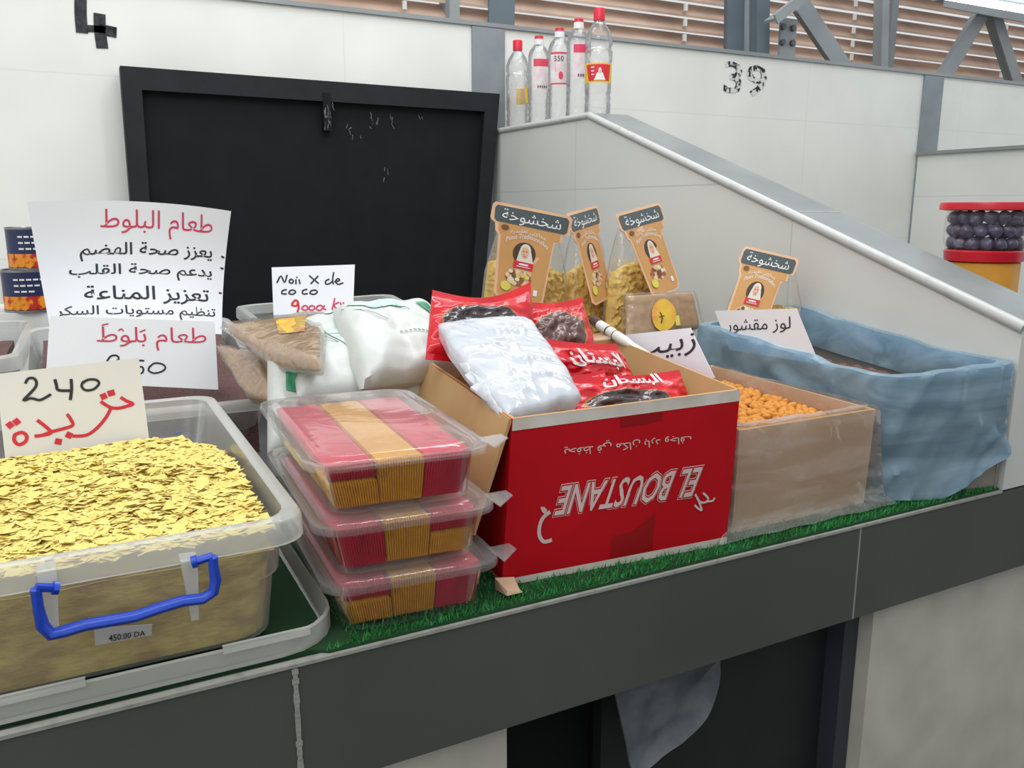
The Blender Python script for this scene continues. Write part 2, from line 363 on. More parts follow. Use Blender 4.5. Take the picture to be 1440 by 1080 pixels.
def glyphs(s, shear=0, offset=0, res=2, space=1):
    c = bpy.data.curves.new('lettering', 'FONT'); c.body = s; c.shear = shear; c.offset = offset; c.resolution_u = res; c.space_character = space
    o = bpy.data.objects.new('lettering', c); COL.objects.link(o)
    dg = bpy.context.evaluated_depsgraph_get(); dg.update(); me = bpy.data.meshes.new_from_object(o.evaluated_get(dg))
    vs = [(v.co.x, v.co.y) for v in me.vertices]; fs = [tuple(p.vertices) for p in me.polygons]
    bpy.data.objects.remove(o); bpy.data.curves.remove(c); bpy.data.meshes.remove(me)
    return vs, fs
def text(mb, S, s, u0, v0, u1, v1, mat, e=.0008, shear=0, offset=0, ref=None, flip=False, arc=0, skew=0, res=2):
    """lettering fitted into the rectangle u0..u1, v0..v1 of a patch; ref: bounds taken from the un-offset lettering"""
    vs, fs = glyphs(s, shear, offset, res)
    if not vs: return
    rv = glyphs(s, shear, 0, res)[0] if offset else vs
    x0 = min(x for x, y in rv); x1 = max(x for x, y in rv); y0 = min(y for x, y in rv); y1 = max(y for x, y in rv)
    pts = []
    for x, y in vs:
        a = (x-x0)/(x1-x0); b = (y-y0)/(y1-y0)
        if flip: a, b = 1-a, 1-b
        u = u0+(u1-u0)*a; v = v1+(v0-v1)*b+arc*(2*a-1)**2+skew*(a-.5)
        pts.append(S.P(u, v, e))
    mb.add(pts, fs, mat)
def sheet(mb, S, th, mat, nu=8, nv=8):
    """a thin solid sheet on a patch"""
    pouch(mb, S, lambda u, v: 0, lambda u, v: th, lambda u, v, f: mat, nu, nv)
def pouch(mb, S, ff, fb, matfn, nu=20, nv=20, edge=None):
    """closed pouch: front bulge ff(u,v), back bulge fb(u,v), material per face, optional edge(u,v)->(du,dv)"""
    def g(u, v, k):
        du, dv = edge(u, v) if edge else (0, 0)
        p = S.P(u+du, v+dv)
        return p+S.n*(ff(u, v) if k else -fb(u, v))
    W = nu+1; n1 = W*(nv+1)
    vs = [g(i/nu, j/nv, 1) for j in range(nv+1) for i in range(W)]+[g(i/nu, j/nv, 0) for j in range(nv+1) for i in range(W)]
    base = len(mb.v); mb.v += vs
    for k in (0, 1):
        for j in range(nv):
            for i in range(nu):
                a = base+k*n1+j*W+i; f = [a, a+1, a+W+1, a+W]
                mb.f.append(f if k == 0 else f[::-1]); mb.m.append(mb.mi(matfn((i+.5)/nu, (j+.5)/nv, k == 0)))
    ring = [i for i in range(W)]+[j*W+nu for j in range(1, nv+1)]+[nv*W+i for i in range(nu-1, -1, -1)]+[j*W for j in range(nv-1, 0, -1)]
    for q in range(len(ring)):
        a, b = ring[q], ring[(q+1) % len(ring)]
        mb.f.append([base+a, base+n1+a, base+n1+b, base+b]); mb.m.append(mb.mi(matfn(.5, 0, True)))
def dome(h, a=2.5, b=.6, wr=0, ws=4, seed=0, st=0, sb=0):
    """pillow profile with wrinkles; st/sb: flat seal at top/bottom"""
    def f(u, v):
        vv = (v-st)/(1-st-sb)
        if vv <= 0 or vv >= 1: return .001
        x = max(0, 1-abs(2*u-1)**a); y = max(0, 1-abs(2*vv-1)**a); k = (x*y)**b
        return .001+h*k+wr*k**.5*(noise.noise(Vector((u*ws, v*ws, seed)))+.5*noise.noise(Vector((u*ws*2.3, v*ws*2.3, seed+9))))
    return f
def rr_ring(corners, z, r, inset=0, n=5):
    """rounded quadrilateral ring: corners (bl, br, tr, tl) xy seen from above, inset metres"""
    c = [Vector((p[0], p[1])) for p in corners]; cen = sum(c, Vector((0, 0)))/4; out = []
    wx = ((c[1]-c[0]).length+(c[2]-c[3]).length)/2; wy = ((c[3]-c[0]).length+(c[2]-c[1]).length)/2
    fx = (wx-2*inset); fy = (wy-2*inset); r = max(.001, min(r, fx/2.01, fy/2.01))
    for cx, cy, a0 in ((-1, -1, 180), (1, -1, 270), (1, 1, 0), (-1, 1, 90)):
        for k in range(n+1):
            a = R(a0+90*k/n); x = cx*(fx/2-r)+r*math.cos(a); y = cy*(fy/2-r)+r*math.sin(a)
            u = x/wx+.5; v = y/wy+.5
            p = (c[0]*(1-u)+c[1]*u)*(1-v)+(c[3]*(1-u)+c[2]*u)*v
            zz = z(p.x, p.y) if callable(z) else z
            out.append(Vector((p.x, p.y, zz)))
    return out

# ================================================================== the setting
WY = 3.25; PX = 1.6
mb = MB(); mb.box((-3, -2.5, -CT-.1), (7, 5.4, -CT), M['floor']); struct('floor', mb)
mb = MB(); mb.box((-2.5, WY, -CT), (6.8, WY+.14, 1.28), M['wall'])
mb.box((-2.5, WY-.012, 1.268), (6.8, WY+.152, 1.284), M['steel']); struct('wall_back', mb)
for k, (a, b) in enumerate(((1.507, 1.654), (4.24, 4.40))):
    mb = MB(); mb.box((a, WY-.01, -CT), (b, WY+.0, 1.266), M['grey_paint']); struct('trim_%d' % (k+1), mb)
# wing wall between the stalls: level at the back, sloping down to the counter front
prof = [(WY, .87), (2.51, .868), (.955, .335)]
mb = MB(); ring = [V(PX, WY-.012, .0), V(PX, .957, .0), V(PX, .957, .325), V(PX, 2.51, .853), V(PX, WY-.012, .857)]
mb.prism(ring, (.15, 0, 0), M['part_tile']); struct('wall_right', mb)
mb = MB()
for (y0, z0), (y1, z1) in ((prof[1], prof[0]), (prof[2], prof[1])):
    y0 = max(y0, .955); y1 = min(y1, WY-.014)
    mb.hexa([V(PX+.012, y0, z0-.012), V(PX+.16, y0, z0-.012), V(PX+.16, y1, z1-.012), V(PX+.012, y1, z1-.012),
             V(PX+.012, y0, z0), V(PX+.16, y0, z0), V(PX+.16, y1, z1), V(PX+.012, y1, z1)], M['cap_tile'])
    mb.tube([V(PX+.004, y0, z0-.010), V(PX+.004, y1, z1-.010)], .0125, M['bead'], 10)
ya = at(1118, 293, 'x', PX).y; zf_ = lambda y: .868+(y-2.51)*(.868-.335)/(2.51-.955)
mb.hexa([V(PX+x, ya+d, zf_(ya+d)+h) for h in (-.006, .0007) for x, d in ((.012, 0), (.161, 0), (.161, .006), (.012, .006))], M['trim'])
struct('trim_3', mb, True)
# neighbour's wing wall beyond
mb = MB(); mb.prism([V(4.24, WY-.012, -CT), V(4.24, .9, -CT), V(4.24, .9, .3), V(4.24, 1.5, .84), V(4.24, WY-.012, .845)], (.15, 0, 0), M['part_tile'])
mb.box((4.22, 1.5, .84), (4.42, WY-.014, .857), M['cap_tile']); struct('wall_neighbour', mb)
# plain wall added behind the camera, out of view, to shade the counter front
mb = MB(); mb.box((-3, -2.45, -CT), (7, -2.3, .75), M['shade_wall']); struct('wall_front_shade', mb)
# wall numbers
SW = Surf(V(-.5, WY, 1.27), V(5.5, WY, 1.27), V(5.5, WY, -.5), V(-.5, WY, -.5))
def wuv(px, py): return SW.uv(px, py)
mb = MB(); a = wuv(1020, 87); b = wuv(1076, 135)
text(mb, SW, '39', a[0], a[1], b[0], b[1], M['stencil'], .002, offset=.015, skew=.004)
tag(struct('trim_4', mb), 'number 39 stencilled in patchy black paint on the white wall')
mb = MB()
for t, w in (('340,0 340,60 345,125', .036), ('345,120 400,122 480,130', .022), ('420,72 422,130 430,190', .036), ('430,125 478,135', .034)):
    pxstrokes(mb, SW, t, w, M['numink'], 3, 0, 0, .002)
tag(struct('trim_5', mb), 'number 4 painted in thick black strokes on the white wall')
# louvred facade behind, steel frame
LY = 4.3
def louvre_panel(x0, x1, label):
    z0, z1 = 1.1, 2.4
    t = thing('louvre_panel', (x0, LY, z0), label, 'louvre', 'louvred panels of the far facade')
    mb = MB(); k = 0
    z = z0+.09
    while z < z1:
        mb.hexa([V(x0, LY-.04, z-.03), V(x1, LY-.04, z-.03), V(x1, LY+.05, z+.056), V(x0, LY+.05, z+.056),
                 V(x0, LY-.04, z-.018), V(x1, LY-.04, z-.018), V(x1, LY+.05, z+.068), V(x0, LY+.05, z+.068)], M['louvre']); z += .085
    xx = x0+.72*(x1-x0); z = z0+.12
    while z < z1: mb.box((xx, LY-.055, z-.03), (xx+.02, LY-.04, z+.01), M['clip']); z += .085
    part('slats', mb, t, smooth=False)
    mb = MB(); mb.box((x0, LY-.06, z0), (x1, LY+.06, z0+.075), M['steel']); mb.box((x0-.03, LY-.06, z0), (x0, LY+.06, z1), M['steel']); mb.box((x1, LY-.06, z0), (x1+.03, LY+.06, z1), M['steel'])
    part('frame', mb, t, smooth=False)
XS = [at(x, 60, 'y', LY).x for x in (380, 632, 705, 1040, 1245, 1460, 1700)]
for k, s in enumerate(('leftmost louvred panel above the wall, behind the black hatch', 'narrow louvred panel left of the first steel column above the wall',
                       'louvred panel above the wall behind the row of bottles', 'louvred panel above the wall between bolted column and upright post',
                       'louvred panel above the wall behind the V-shaped braces', 'louvred panel at the far right end of the facade')):
    louvre_panel(XS[k]+.03, XS[k+1]-.03, s)
mb = MB(); mb.box((-3, LY+.08, -CT), (8.5, LY+.2, 1.1), M['wall']); struct('wall_far', mb)
SY = 3.75
def pbar(p0, p1, w, mat, y=SY, th=.1, mb=None):
    """a steel bar of width w between two points of the plane y"""
    a = at(p0[0], p0[1], 'y', y); b = at(p1[0], p1[1], 'y', y); t = (b-a).normalized(); s = V(0, 1, 0).cross(t)*(w/2)
    mb = mb or MB(); d = V(0, th, 0)
    mb.hexa([a-s, a+s, a+s+d, a-s+d, b-s, b+s, b+s+d, b-s+d], mat)
    return mb
def ibar(p0, p1, w, label, cat, name, mat='steel', y=SY):
    mb = pbar(p0, p1, w, M[mat], y, .012); pbar(p0, p1, .014, M[mat], y+.012, .09, mb); pbar(p0, p1, w, M[mat], y+.1, .012, mb)
    return top(name, mb, label, cat, smooth=False)
ibar((708, -120), (705, 75), .135, 'broad grey steel column above the grey wall strip, left of bottles', 'column', 'steel_column', 'steeld')
ibar((638, -120), (640, 60), .05, 'slim grey steel post standing left of the broad column', 'post', 'steel_post')
ibar((1037, -120), (1034, 110), .12, 'blue-grey steel column above the stencilled number 39', 'column', 'steel_column', 'steeld')
tg = thing('steel_column', at(1072, 100, 'y', SY-.15), 'steel column with bolted end plate right of blue-grey column', 'column')
part('web', pbar((1075, -120), (1073, 110), .09, M['steeld'], SY-.1, .06), tg, smooth=False)
part('end_plate', pbar((1110, 26), (1106, 92), .115, M['steel'], SY-.16, .014), tg, smooth=False)
for p in ((1100, 38), (1114, 40), (1099, 60), (1113, 61)):
    mb = MB(); c = at(p[0], p[1], 'y', SY-.16); mb.tube([c+V(0, .003, 0), c-V(0, .018, 0)], .017, M['bolt'], 6); part('bolt', mb, tg, smooth=False)
ibar((1092, 27), (1170, -34), .05, 'pale steel brace rising right from the bolted plate', 'brace', 'steel_brace', y=SY-.29)
ibar((1128, 5), (1190, 98), .11, 'steel brace falling to the right beside bolted plate', 'brace', 'steel_brace', y=SY-.05)
ibar((1249, -120), (1244, 110), .06, 'thin steel upright between the slanting braces', 'post', 'steel_post', y=SY+.15)
ibar((1392, 5), (1322, 122), .1, 'left arm of the inverted V of steel braces', 'brace', 'steel_brace')
ibar((1397, 5), (1437, 130), .09, 'right arm of the inverted V of steel braces', 'brace', 'steel_brace', y=SY+.02)
ibar((1330, -4), (1480, 26), .11, 'steel rail joining the heads of the inverted V braces', 'beam', 'steel_beam', y=SY-.13)
t = thing('fluorescent_lamp', at(1370, -6, 'y', 3.0)+V(0, 0, .02), 'glowing white fluorescent tube at the top right corner', 'lamp')
a = at(1285, -14, 'y', 3.0); b = at(1600, 2, 'y', 3.0); b.z = a.z
mb = MB(); mb.tube([a, b], .02, M['tube'], 10); part('tube', mb, t)
mb = MB(); mb.box((a.x-.03, 2.96, a.z+.035), (b.x+.03, 3.04, a.z+.09), M['steel']); mb.box((a.x-.03, 2.98, a.z-.02), (a.x-.004, 3.02, a.z+.04), M['steel']); part('housing', mb, t, smooth=False)

# ------------------------------------------------------------------ counter
FY = .955
t = thing('market_counter', (1, 1.5, -CT), 'long market counter with dark grey tiled front edge', 'counter')
mb = MB(); mb.box((-1.2, FY+.012, -.17), (4.2, WY-.015, -.002), M['counter']); part('top_slab', mb, t, smooth=False)
mb = MB(); mb.box((-1.2, FY, -.18), (4.2, FY+.012, -.004), M['fascia']); part('front_fascia', mb, t, smooth=False)
mb = MB(); mb.box((-1.2, FY-.002, -.0035), (PX-.005, FY+.010, .0012), M['trim']); part('edge_trim', mb, t, smooth=False)
mb = MB(); n_ = 26
for k in range(n_):
    z = -.006-.172*k/n_; r = .0024+.0018*random.Random(k).random(); mb.box((.195-r, FY-.002, z-.007), (.195+r, FY+.001, z), M['trim'])
part('grout_seam', mb, t, 'crumbling pale grout seam', smooth=False)
mb = MB(); mb.box((-1.2, FY+.03, -CT), (.504, FY+.2, -.17), M['pier']); part('pier', mb, t, smooth=False)
mb = MB(); mb.box((1.29, FY+.03, -CT), (4.2, FY+.2, -.17), M['pier']); part('pier', mb, t, smooth=False)
t = thing('cupboard_front', (.9, FY+.1, -CT), 'dark steel cupboard front in the opening under the counter', 'cupboard')
mb = MB(); mb.box((.72, FY+.1, -CT), (1.25, FY+.125, -.172), M['dark']); part('door', mb, t, smooth=False)
mb = MB(); mb.box((1.25, FY+.06, -CT), (1.288, FY+.14, -.172), M['darkframe']); part('frame', mb, t, smooth=False); mb = MB(); mb.box((.507, FY+.14, -CT), (.72, FY+.15, -.172), M['blackpanel']); part('back_board', mb, t, smooth=False); mb = MB(); mb.box((.545, FY+.1, -.215), (.62, FY+.138, -.172), M['dark']); part('bracket', mb, t, smooth=False)
pts = [(861, 962), (1001, 915), (1002, 945), (996, 980), (975, 1015), (950, 1035), (925, 1052), (905, 1070), (888, 1078), (878, 1075), (872, 1040)]
for _ in range(2):      # round the free edge, keep the hung edge
    q_ = [pts[0], pts[1]]
    for i in range(1, len(pts)-1): (xa, ya_), (xb, yb_) = pts[i], pts[i+1]; q_ += [(xa*.75+xb*.25, ya_*.75+yb_*.25), (xa*.25+xb*.75, ya_*.25+yb_*.75)]
    pts = q_+[pts[-1]]
ring = [at(x, y, 'y', FY+.05) for x, y in pts]
mb = MB(); cen = sum(ring, V(0, 0, 0))/len(ring); n_ = len(ring); vs = []; rows = 5
for j in range(rows+1):
    for i, p in enumerate(ring):
        q = p.lerp(cen, j/rows*.98); q = q+V(0, -.02*(1-j/rows)**1.5*(1 if i not in (0, 1) else .2)+.006*smoothn(q, 18), 0); vs.append(q)
n1 = len(vs); vs2 = vs+[v+V(0, .004, 0) for v in vs]; fs = []
for b0, fl in ((0, 1), (n1, -1)):
    for j in range(rows):
        for i in range(n_):
            q = [b0+j*n_+i, b0+j*n_+(i+1) % n_, b0+(j+1)*n_+(i+1) % n_, b0+(j+1)*n_+i]; fs.append(q[::fl])
    fs.append([b0+rows*n_+i for i in range(n_)][::fl])
for i in range(n_): fs.append([i, n1+i, n1+(i+1) % n_, (i+1) % n_])
mb.add(vs2, fs, M['cloth']); top('rubber_sheet', mb, 'grey limp rubber sheet hanging from under the counter edge', 'sheet')
# artificial turf runner
t = thing('turf_mat', (.85, 1.2, 0), 'green artificial turf runner along the counter edge under the goods', 'mat')
mb = MB(); mb.prism([V(-.6, .975, -.001), V(.22, .972, -.001), V(.24, FY+.004, -.001), V(1.592, FY+.004, -.001), V(1.592, 1.7, -.001), V(-.6, 1.7, -.001)], (0, 0, .006), M['turfbase']); part('backing', mb, t, smooth=False)
mb = MB(); rnd = random.Random(4); vs = []; fs = []
for k in range(17000):
    x = rnd.uniform(-.3, 1.588); y = FY+.006+(rnd.random()**1.6)*.26
    if x < .272 and (y > .964 or x < .235): continue
    h = rnd.uniform(.006, .013); a = rnd.uniform(0, 6.28); w = .0013
    dx, dy = math.cos(a)*w, math.sin(a)*w; lx, ly = rnd.uniform(-.006, .006), rnd.uniform(-.007, .004); b = len(vs)
    vs += [(x-dx, y-dy, .004), (x+dx, y+dy, .004), (x+lx, y+ly, .004+h)]; fs.append((b, b+1, b+2))
mb.add(vs, fs, M['blade']); part('grass_blades', mb, t, kind='stuff', smooth=False)

# ------------------------------------------------------------------ black hatch leaning on the wall
t = thing('steel_hatch', (.9, 3.2, 0), 'large black steel hatch panel standing against the white wall', 'hatch')
HY = 3.17
c = [V(.198, HY, 1.009), V(1.595, HY, 1.003), V(1.50, HY, .002), V(.185, HY, .002)]
def inset(k): 
    S = Surf(*c); du = k/1.4; dv = k/1.0; return [S.flat(du, dv*1.15), S.flat(1-du, dv*1.15), S.flat(1-du, 1-dv), S.flat(du, 1-dv)]
ins = inset(.062); mb = MB()
for i in range(4):
    j = (i+1) % 4; o = [c[i], c[j], ins[j], ins[i]]; mb.hexa(o+[p+V(0, .06, 0) for p in o], M['black'])
part('frame', mb, t, smooth=False)
mb = MB(); mb.hexa([p+V(0, .03, 0) for p in ins]+[p+V(0, .045, 0) for p in ins], M['blackpanel'])
part('sheet_panel', mb, t, smooth=False)
mb = MB(); a = at(455, 125, 'y', HY+.03); mb.box((a.x-.012, HY-.004, .83), (a.x+.016, HY+.031, .965), M['blackpanel']); part('latch', mb, t, smooth=False)
SH = Surf(*[p+V(0, .0295, 0) for p in ins]); mb = MB(); rnd = random.Random(3)
for cx, cy, n_, sx, sy in ((458, 165, 16, 6, 16), (522, 160, 8, 10, 22), (550, 168, 4, 3, 14), (497, 190, 5, 14, 14), (545, 240, 3, 10, 20), (590, 160, 2, 12, 8)):
    for k in range(n_):
        x = cx+rnd.gauss(0, sx*.5); y = cy+rnd.gauss(0, sy*.5); stroke(mb, SH, [SH.uv(x, y), SH.uv(x+rnd.uniform(-4, 4), y+rnd.uniform(3, 10))], .003, M['scuff'], .0012 if not 448 < x < 472 else .035)
part('scuff_marks', mb, t, 'pale scratched marks')

# ------------------------------------------------------------------ bottles on the wing wall
def bottle(px_cap, px_bot_y, kind, label, ang):
    c = at(px_cap[0], px_cap[1], 'x', PX+.075); y = c.y; zb = .868+(.002 if y > 2.51 else 0); h = c.z-zb
    base = V(PX+.075, y, zb); t = thing('water_bottle', base, label, 'bottle', 'bottles on the wing wall'); s = h/.335
    if kind == 'a':   # waisted shoulder, all red cap
        pr = [(.002, 0), (.038, 0), (.043, .006), (.044, .03), (.041, .04), (.044, .05), (.041, .062), (.044, .072), (.044, .085), (.0435, .165), (.045, .17), (.045, .2), (.040, .21), (.045, .222), (.044, .24), (.036, .265), (.024, .285), (.0145, .297), (.0145, .31)]
        rf = lambda q, z: 1+(.03*math.cos(q*9) if .16*s < z < .285*s else 0)
        capz = (.297, .335); lab = (.098, .16)
    else:             # straight sided, small red cap over white collar
        pr = [(.002, 0), (.037, 0), (.041, .006), (.041, .02), (.038, .03), (.041, .04), (.038, .052), (.041, .062), (.038, .074), (.041, .085), (.038, .098), (.041, .11), (.041, .24), (.041, .262), (.036, .28), (.022, .298), (.016, .306), (.016, .318)]
        rf = None; capz = (.306, .335); lab = (.13, .245)
    mb = MB(); mb.lathe([(r*s**.5*1.02, z*s) for r, z in pr], base, M['bottle'], 30, rfun=rf); part('bottle_body', mb, t)
    r = .019
    mb = MB()
    if kind == 'a':
        mb.lathe([(.0, capz[1]*s), (r*.93, capz[1]*s), (r, capz[1]*s-.003), (r, capz[0]*s), (.0, capz[0]*s)], base, M['caps'], 24, rfun=lambda q, z: 1+.02*math.cos(q*12))
    else:
        mb.lathe([(.0, capz[1]*s), (r*.85, capz[1]*s), (r*.9, capz[1]*s-.012), (.0, capz[1]*s-.012)], base, M['caps'], 24)
        mb.lathe([(r*.93, capz[1]*s-.012), (r, capz[0]*s-.004), (.0, capz[0]*s-.004)], base, M['capw'], 24)
    part('cap', mb, t)
    rad = (.0445 if kind == 'a' else .0415)*s**.5*1.025
    toward = math.atan2(-y, -(PX+.075))
    mb = MB(); w = 1.25 if kind == 'a' else 1.0; a0 = toward+ang-w; a1 = toward+ang+w
    z0, z1 = lab[0]*s, lab[1]*s
    class Cyl:
        def P(self, u, v, e=0):
            q = a0+(a1-a0)*u; return base+V((rad+e)*math.cos(q), (rad+e)*math.sin(q), z1+(z0-z1)*v)
    S = Cyl()
    def strip(u0, v0, u1, v1, mat, e, n=8):
        for k in range(n):
            p, q = u0+(u1-u0)*k/n, u0+(u1-u0)*(k+1)/n; poly(mb, S, [(p, v0), (q, v0), (q, v1), (p, v1)], mat, e)
    if kind == 'a':
        strip(0, 0, 1, 1, M['yellowink'], 0, 16)
        for k in range(16):
            p, q = k/16, (k+1)/16; f_ = lambda p, lo: (.2 if lo else .1)+(.66 if lo else .82)*p
            poly(mb, S, [(f_(p, 0), .08), (f_(q, 0), .08), (f_(q, 1), .9), (f_(p, 1), .9)], M['labelred'], .0008)
        ell(mb, S, .55, .42, .045, .17, M['white'], .0016)
        for k in range(6): p, q = k/6, (k+1)/6; poly(mb, S, [(.38+.34*p, .88), (.38+.34*q, .88), (.47+.16*q, .5), (.47+.16*p, .5)], M['white'], .0016)
        ell(mb, S, .55, .45, .025, .1, M['skin'], .0022)
        for k in range(3): rect(mb, S, .28+.01*k, .2+.18*k, .38, .26+.18*k, M['white'], .0018)
    elif kind == 'b':
        strip(0, 0, 1, 1, M['labelw'], 0, 10); strip(.0, 0, 1, .24, M['labelpk'], .0005); 
        for k in range(5): rect(mb, S, .2+.1*k, .86, .25+.1*k, .94, M['inkk'], .001)
    else:
        strip(0, 0, 1, 1, M['labelw'], 0, 10); strip(0, .0, 1, .06, M['labelpk'], .0005); strip(0, .95, 1, 1.0, M['labelpk'], .0005)
        text(mb, S, '550', .2, .12, .62, .28, M['inkk'], .001); ell(mb, S, .5, .72, .1, .12, M['labelpk'], .001)
        for k in range(4): rect(mb, S, .25, .36+.07*k, .7, .385+.07*k, M['labelpk'], .001)
    part('bottle_label', mb, t)
bottle((728, 57), 0, 'a', 'clear bottle with red cap furthest back, beside the grey wall strip', 2.0)
bottle((758, 51), 0, 'b', 'slim bottle with pink band label, second from the back of the row', .5)
bottle((787, 40), 0, 'c', 'slim bottle with white label reading 550, middle of the row', .15)
bottle((814, 27), 0, 'b', 'slim bottle with pink band label, second from the front of the row', .6)
bottle((843, 12), 0, 'a', 'large clear bottle with yellow and red label nearest in the row', 0)

# ------------------------------------------------------------------ tubs
def tub(name, base, label, rim, bot, z0, z1, r=.05, lip=.02, lipdrop=.03, step=.5, zf=None, clsmat='milky', group=None, tilt=None):
    """open storage tub: rim/bot corner quads (bl, br, tr, tl), walls, stepped shoulder, turned-down rim"""
    t = thing(name, base, label, 'storage tub', group)
    def Z(z):
        if not tilt: return z
        y0, sl = tilt; return lambda x, y: z+(y-y0)*sl
    def mixq(k): return [tuple(b[i]+(a[i]-b[i])*k for i in (0, 1)) for a, b in zip(rim, bot)]
    ks = step; mb = MB()
    rings = [rr_ring(bot, Z(z0), r, .012), rr_ring(bot, Z(z0+.006), r, .003), rr_ring(mixq(ks), Z(z0+(z1-z0)*ks), r, .004), rr_ring(mixq(ks), Z(z0+(z1-z0)*ks+.004), r, -.002), rr_ring(rim, Z(z1-.002), r, .0)]
    mb.loft(rings, M[clsmat], True, False); part('tub_body', mb, t)
    mb = MB(); mb.loft([rr_ring(rim, Z(z1-.002), r, 0), rr_ring(rim, Z(z1+.001), r, -.004), rr_ring(rim, Z(z1), r, -lip+.003), rr_ring(rim, Z(z1-.004), r, -lip), rr_ring(rim, Z(z1-lipdrop), r, -lip-.001), rr_ring(rim, Z(z1-lipdrop), r, -lip+.003)], M['milkyrim'], False, False)
    part('tub_rim', mb, t)
    return t
# front tub
rimq = [(-.30, .985), (.205, .985), (.205, 1.725), (-.30, 1.725)]; botq = [(-.28, 1.005), (.188, 1.005), (.175, 1.66), (-.27, 1.66)]
t1 = tub('storage_tub', (-.05, 1.35, .012), 'large clear tub heaped with yellow pasta flakes at the front left', rimq, botq, .012, .183, .045)
hp = [(50, 828), (54, 855), (60, 880), (72, 892), (90, 888), (120, 879), (155, 873), (190, 867), (225, 855), (258, 845), (285, 842), (300, 832), (303, 815), (300, 795), (299, 783)]
HYY = .952
mb = MB(); mb.tube([at(x, y, 'y', HYY) for x, y in hp], [.0075]*2+[.009]*2+[.0085]*8+[.009, .0075, .0075], M['bluepl'], 10, .75, V(0, -1, 0)); ph = part('carry_handle', mb, t1, 'blue plastic swing handle')
for a_, b_ in (((50, 826), (82, 827)), ((299, 782), (270, 791))):
    a_ = at(*a_, 'y', HYY); b_ = at(*b_, 'y', HYY+.004); mb = MB(); mb.tube([a_, a_.lerp(b_, .75)], .005, M['bluepl'], 8); mb.tube([a_.lerp(b_, .75), b_], .0075, M['bluepl'], 8); part('pivot_pin', mb, ph)
for px in (72, 270):
    a_ = at(px, 800 if px > 200 else 815, 'y', .97); mb = MB(); mb.hexa([V(a_.x-.006, .962, a_.z-.06), V(a_.x+.002, .962, a_.z-.06), V(a_.x+.002, .985, a_.z-.05), V(a_.x-.006, .985, a_.z-.05), V(a_.x-.012, .958, a_.z+.015), V(a_.x+.006, .958, a_.z+.015), V(a_.x+.006, .985, a_.z+.015), V(a_.x-.012, .985, a_.z+.015)], M['milkyrim']); part('handle_bracket', mb, t1, smooth=False)
S = Surf(*quad([(132, 884), (214, 878), (213, 893), (134, 908)], 'y', [.985, .985, .988, .988])); mb = MB(); sheet(mb, S, .0006, M['sticker'], 2, 2)
text(mb, S, '450.00 DA', .24, .45, .88, .88, M['inkk'], .0012, offset=.01, skew=-.0)
part('price_sticker', mb, t1, 'white price sticker', smooth=False)
# heap of flakes
def heapz(x, y):
    z = .158+.016*math.exp(-((y-1.36)/.22)**2)+.006*smoothn((x, y, 0), 9)
    if y > 1.46: z -= (y-1.46)*.42
    d = .188-x
    if y > 1.25 and d < .06: z -= (.06-d)*(y-1.25)*2.2
    return z
fq = [(-.285, 1.0), (.195, 1.0), (.186, 1.68), (-.28, 1.68)]; fbq = [(-.272, 1.012), (.180, 1.012), (.167, 1.65), (-.262, 1.65)]
mb = MB(); ringA = rr_ring(fbq, .02, .045); ringB = rr_ring(fq, lambda x, y: heapz(x, y)-.02, .04, .004)
mb.loft([ringA, ringB], M['flakebody'], True, False); nx, ny = 26, 34; vs = []; fs = []
for j in range(ny+1):
    for i in range(nx+1):
        u, v = i/nx, j/ny; x = -.281+.47*u; y = 1.004+.672*v; vs.append((x, y, heapz(x, y)-.006-(.02 if i in (0, nx) or j in (0, ny) else 0)))
for j in range(ny):
    for i in range(nx): a_ = j*(nx+1)+i; fs.append((a_, a_+1, a_+nx+2, a_+nx+1))
mb.add(vs, fs, M['flake']); rnd = random.Random(8); vs = []; fs = []
for k in range(15000):
    x = rnd.uniform(-.28, .187); y = 1.006+.67*rnd.random()
    s = rnd.uniform(.0035, .0095); n_ = V(rnd.gauss(0, .17), rnd.gauss(0, .17), 1).normalized(); a_ = n_.orthogonal().normalized(); a_.rotate(Matrix.Rotation(rnd.uniform(0, 6.28), 3, n_)); b_ = n_.cross(a_)
    c_ = V(x, y, heapz(x, y)+.0035*noise.noise(V(x*60, y*60, 0))+rnd.uniform(-.001, .002)); cu = n_*rnd.uniform(-.0015, .0015); q = len(vs)
    sa = s*rnd.uniform(.7, 1.2)
    vs += [c_-a_*s-b_*sa+cu, c_+a_*s-b_*sa*.9, c_+a_*s*.9+b_*sa+cu, c_-a_*s+b_*sa]; fs.append((q, q+1, q+2, q+3))
mb.add(vs, fs, M['flake']); top('pasta_flakes', mb, 'heap of pale yellow square pasta flakes filling the front tub', 'pasta', kind='stuff', smooth=False)
# its lid underneath, upside down
lq = [(-.34, .968), (.262, .968), (.262, 1.80), (-.34, 1.80)]
t = thing('tub_lid', (0, 1.38, 0), 'clear upturned lid lying under the yellow flake tub', 'lid')
mb = MB(); mb.loft([rr_ring(lq, .003, .075, .03), rr_ring(lq, .004, .075, .014), rr_ring(lq, .0075, .075, .008)], M['traylid'], True, False); part('lid_plate', mb, t)
mb = MB(); mb.loft([rr_ring(lq, .0075, .075, .008), rr_ring(lq, .004, .075, .003), rr_ring(lq, .006, .075, 0), rr_ring(lq, .032, .075, 0), rr_ring(lq, .034, .075, .003), rr_ring(lq, .028, .075, .005), rr_ring(lq, .009, .075, .008)], M['milkyrim'], False, False); part('lid_rim', mb, t)
for px in (125, 322):
    a_ = at(px, 960 if px > 200 else 1000, 'y', .966); mb = MB()
    mb.box((a_.x-.004 if px > 200 else a_.x-.12, .964, .030), (a_.x+.1 if px > 200 else a_.x, .969, .040), M['milkyrim']); part('rim_tab', mb, t, smooth=False)

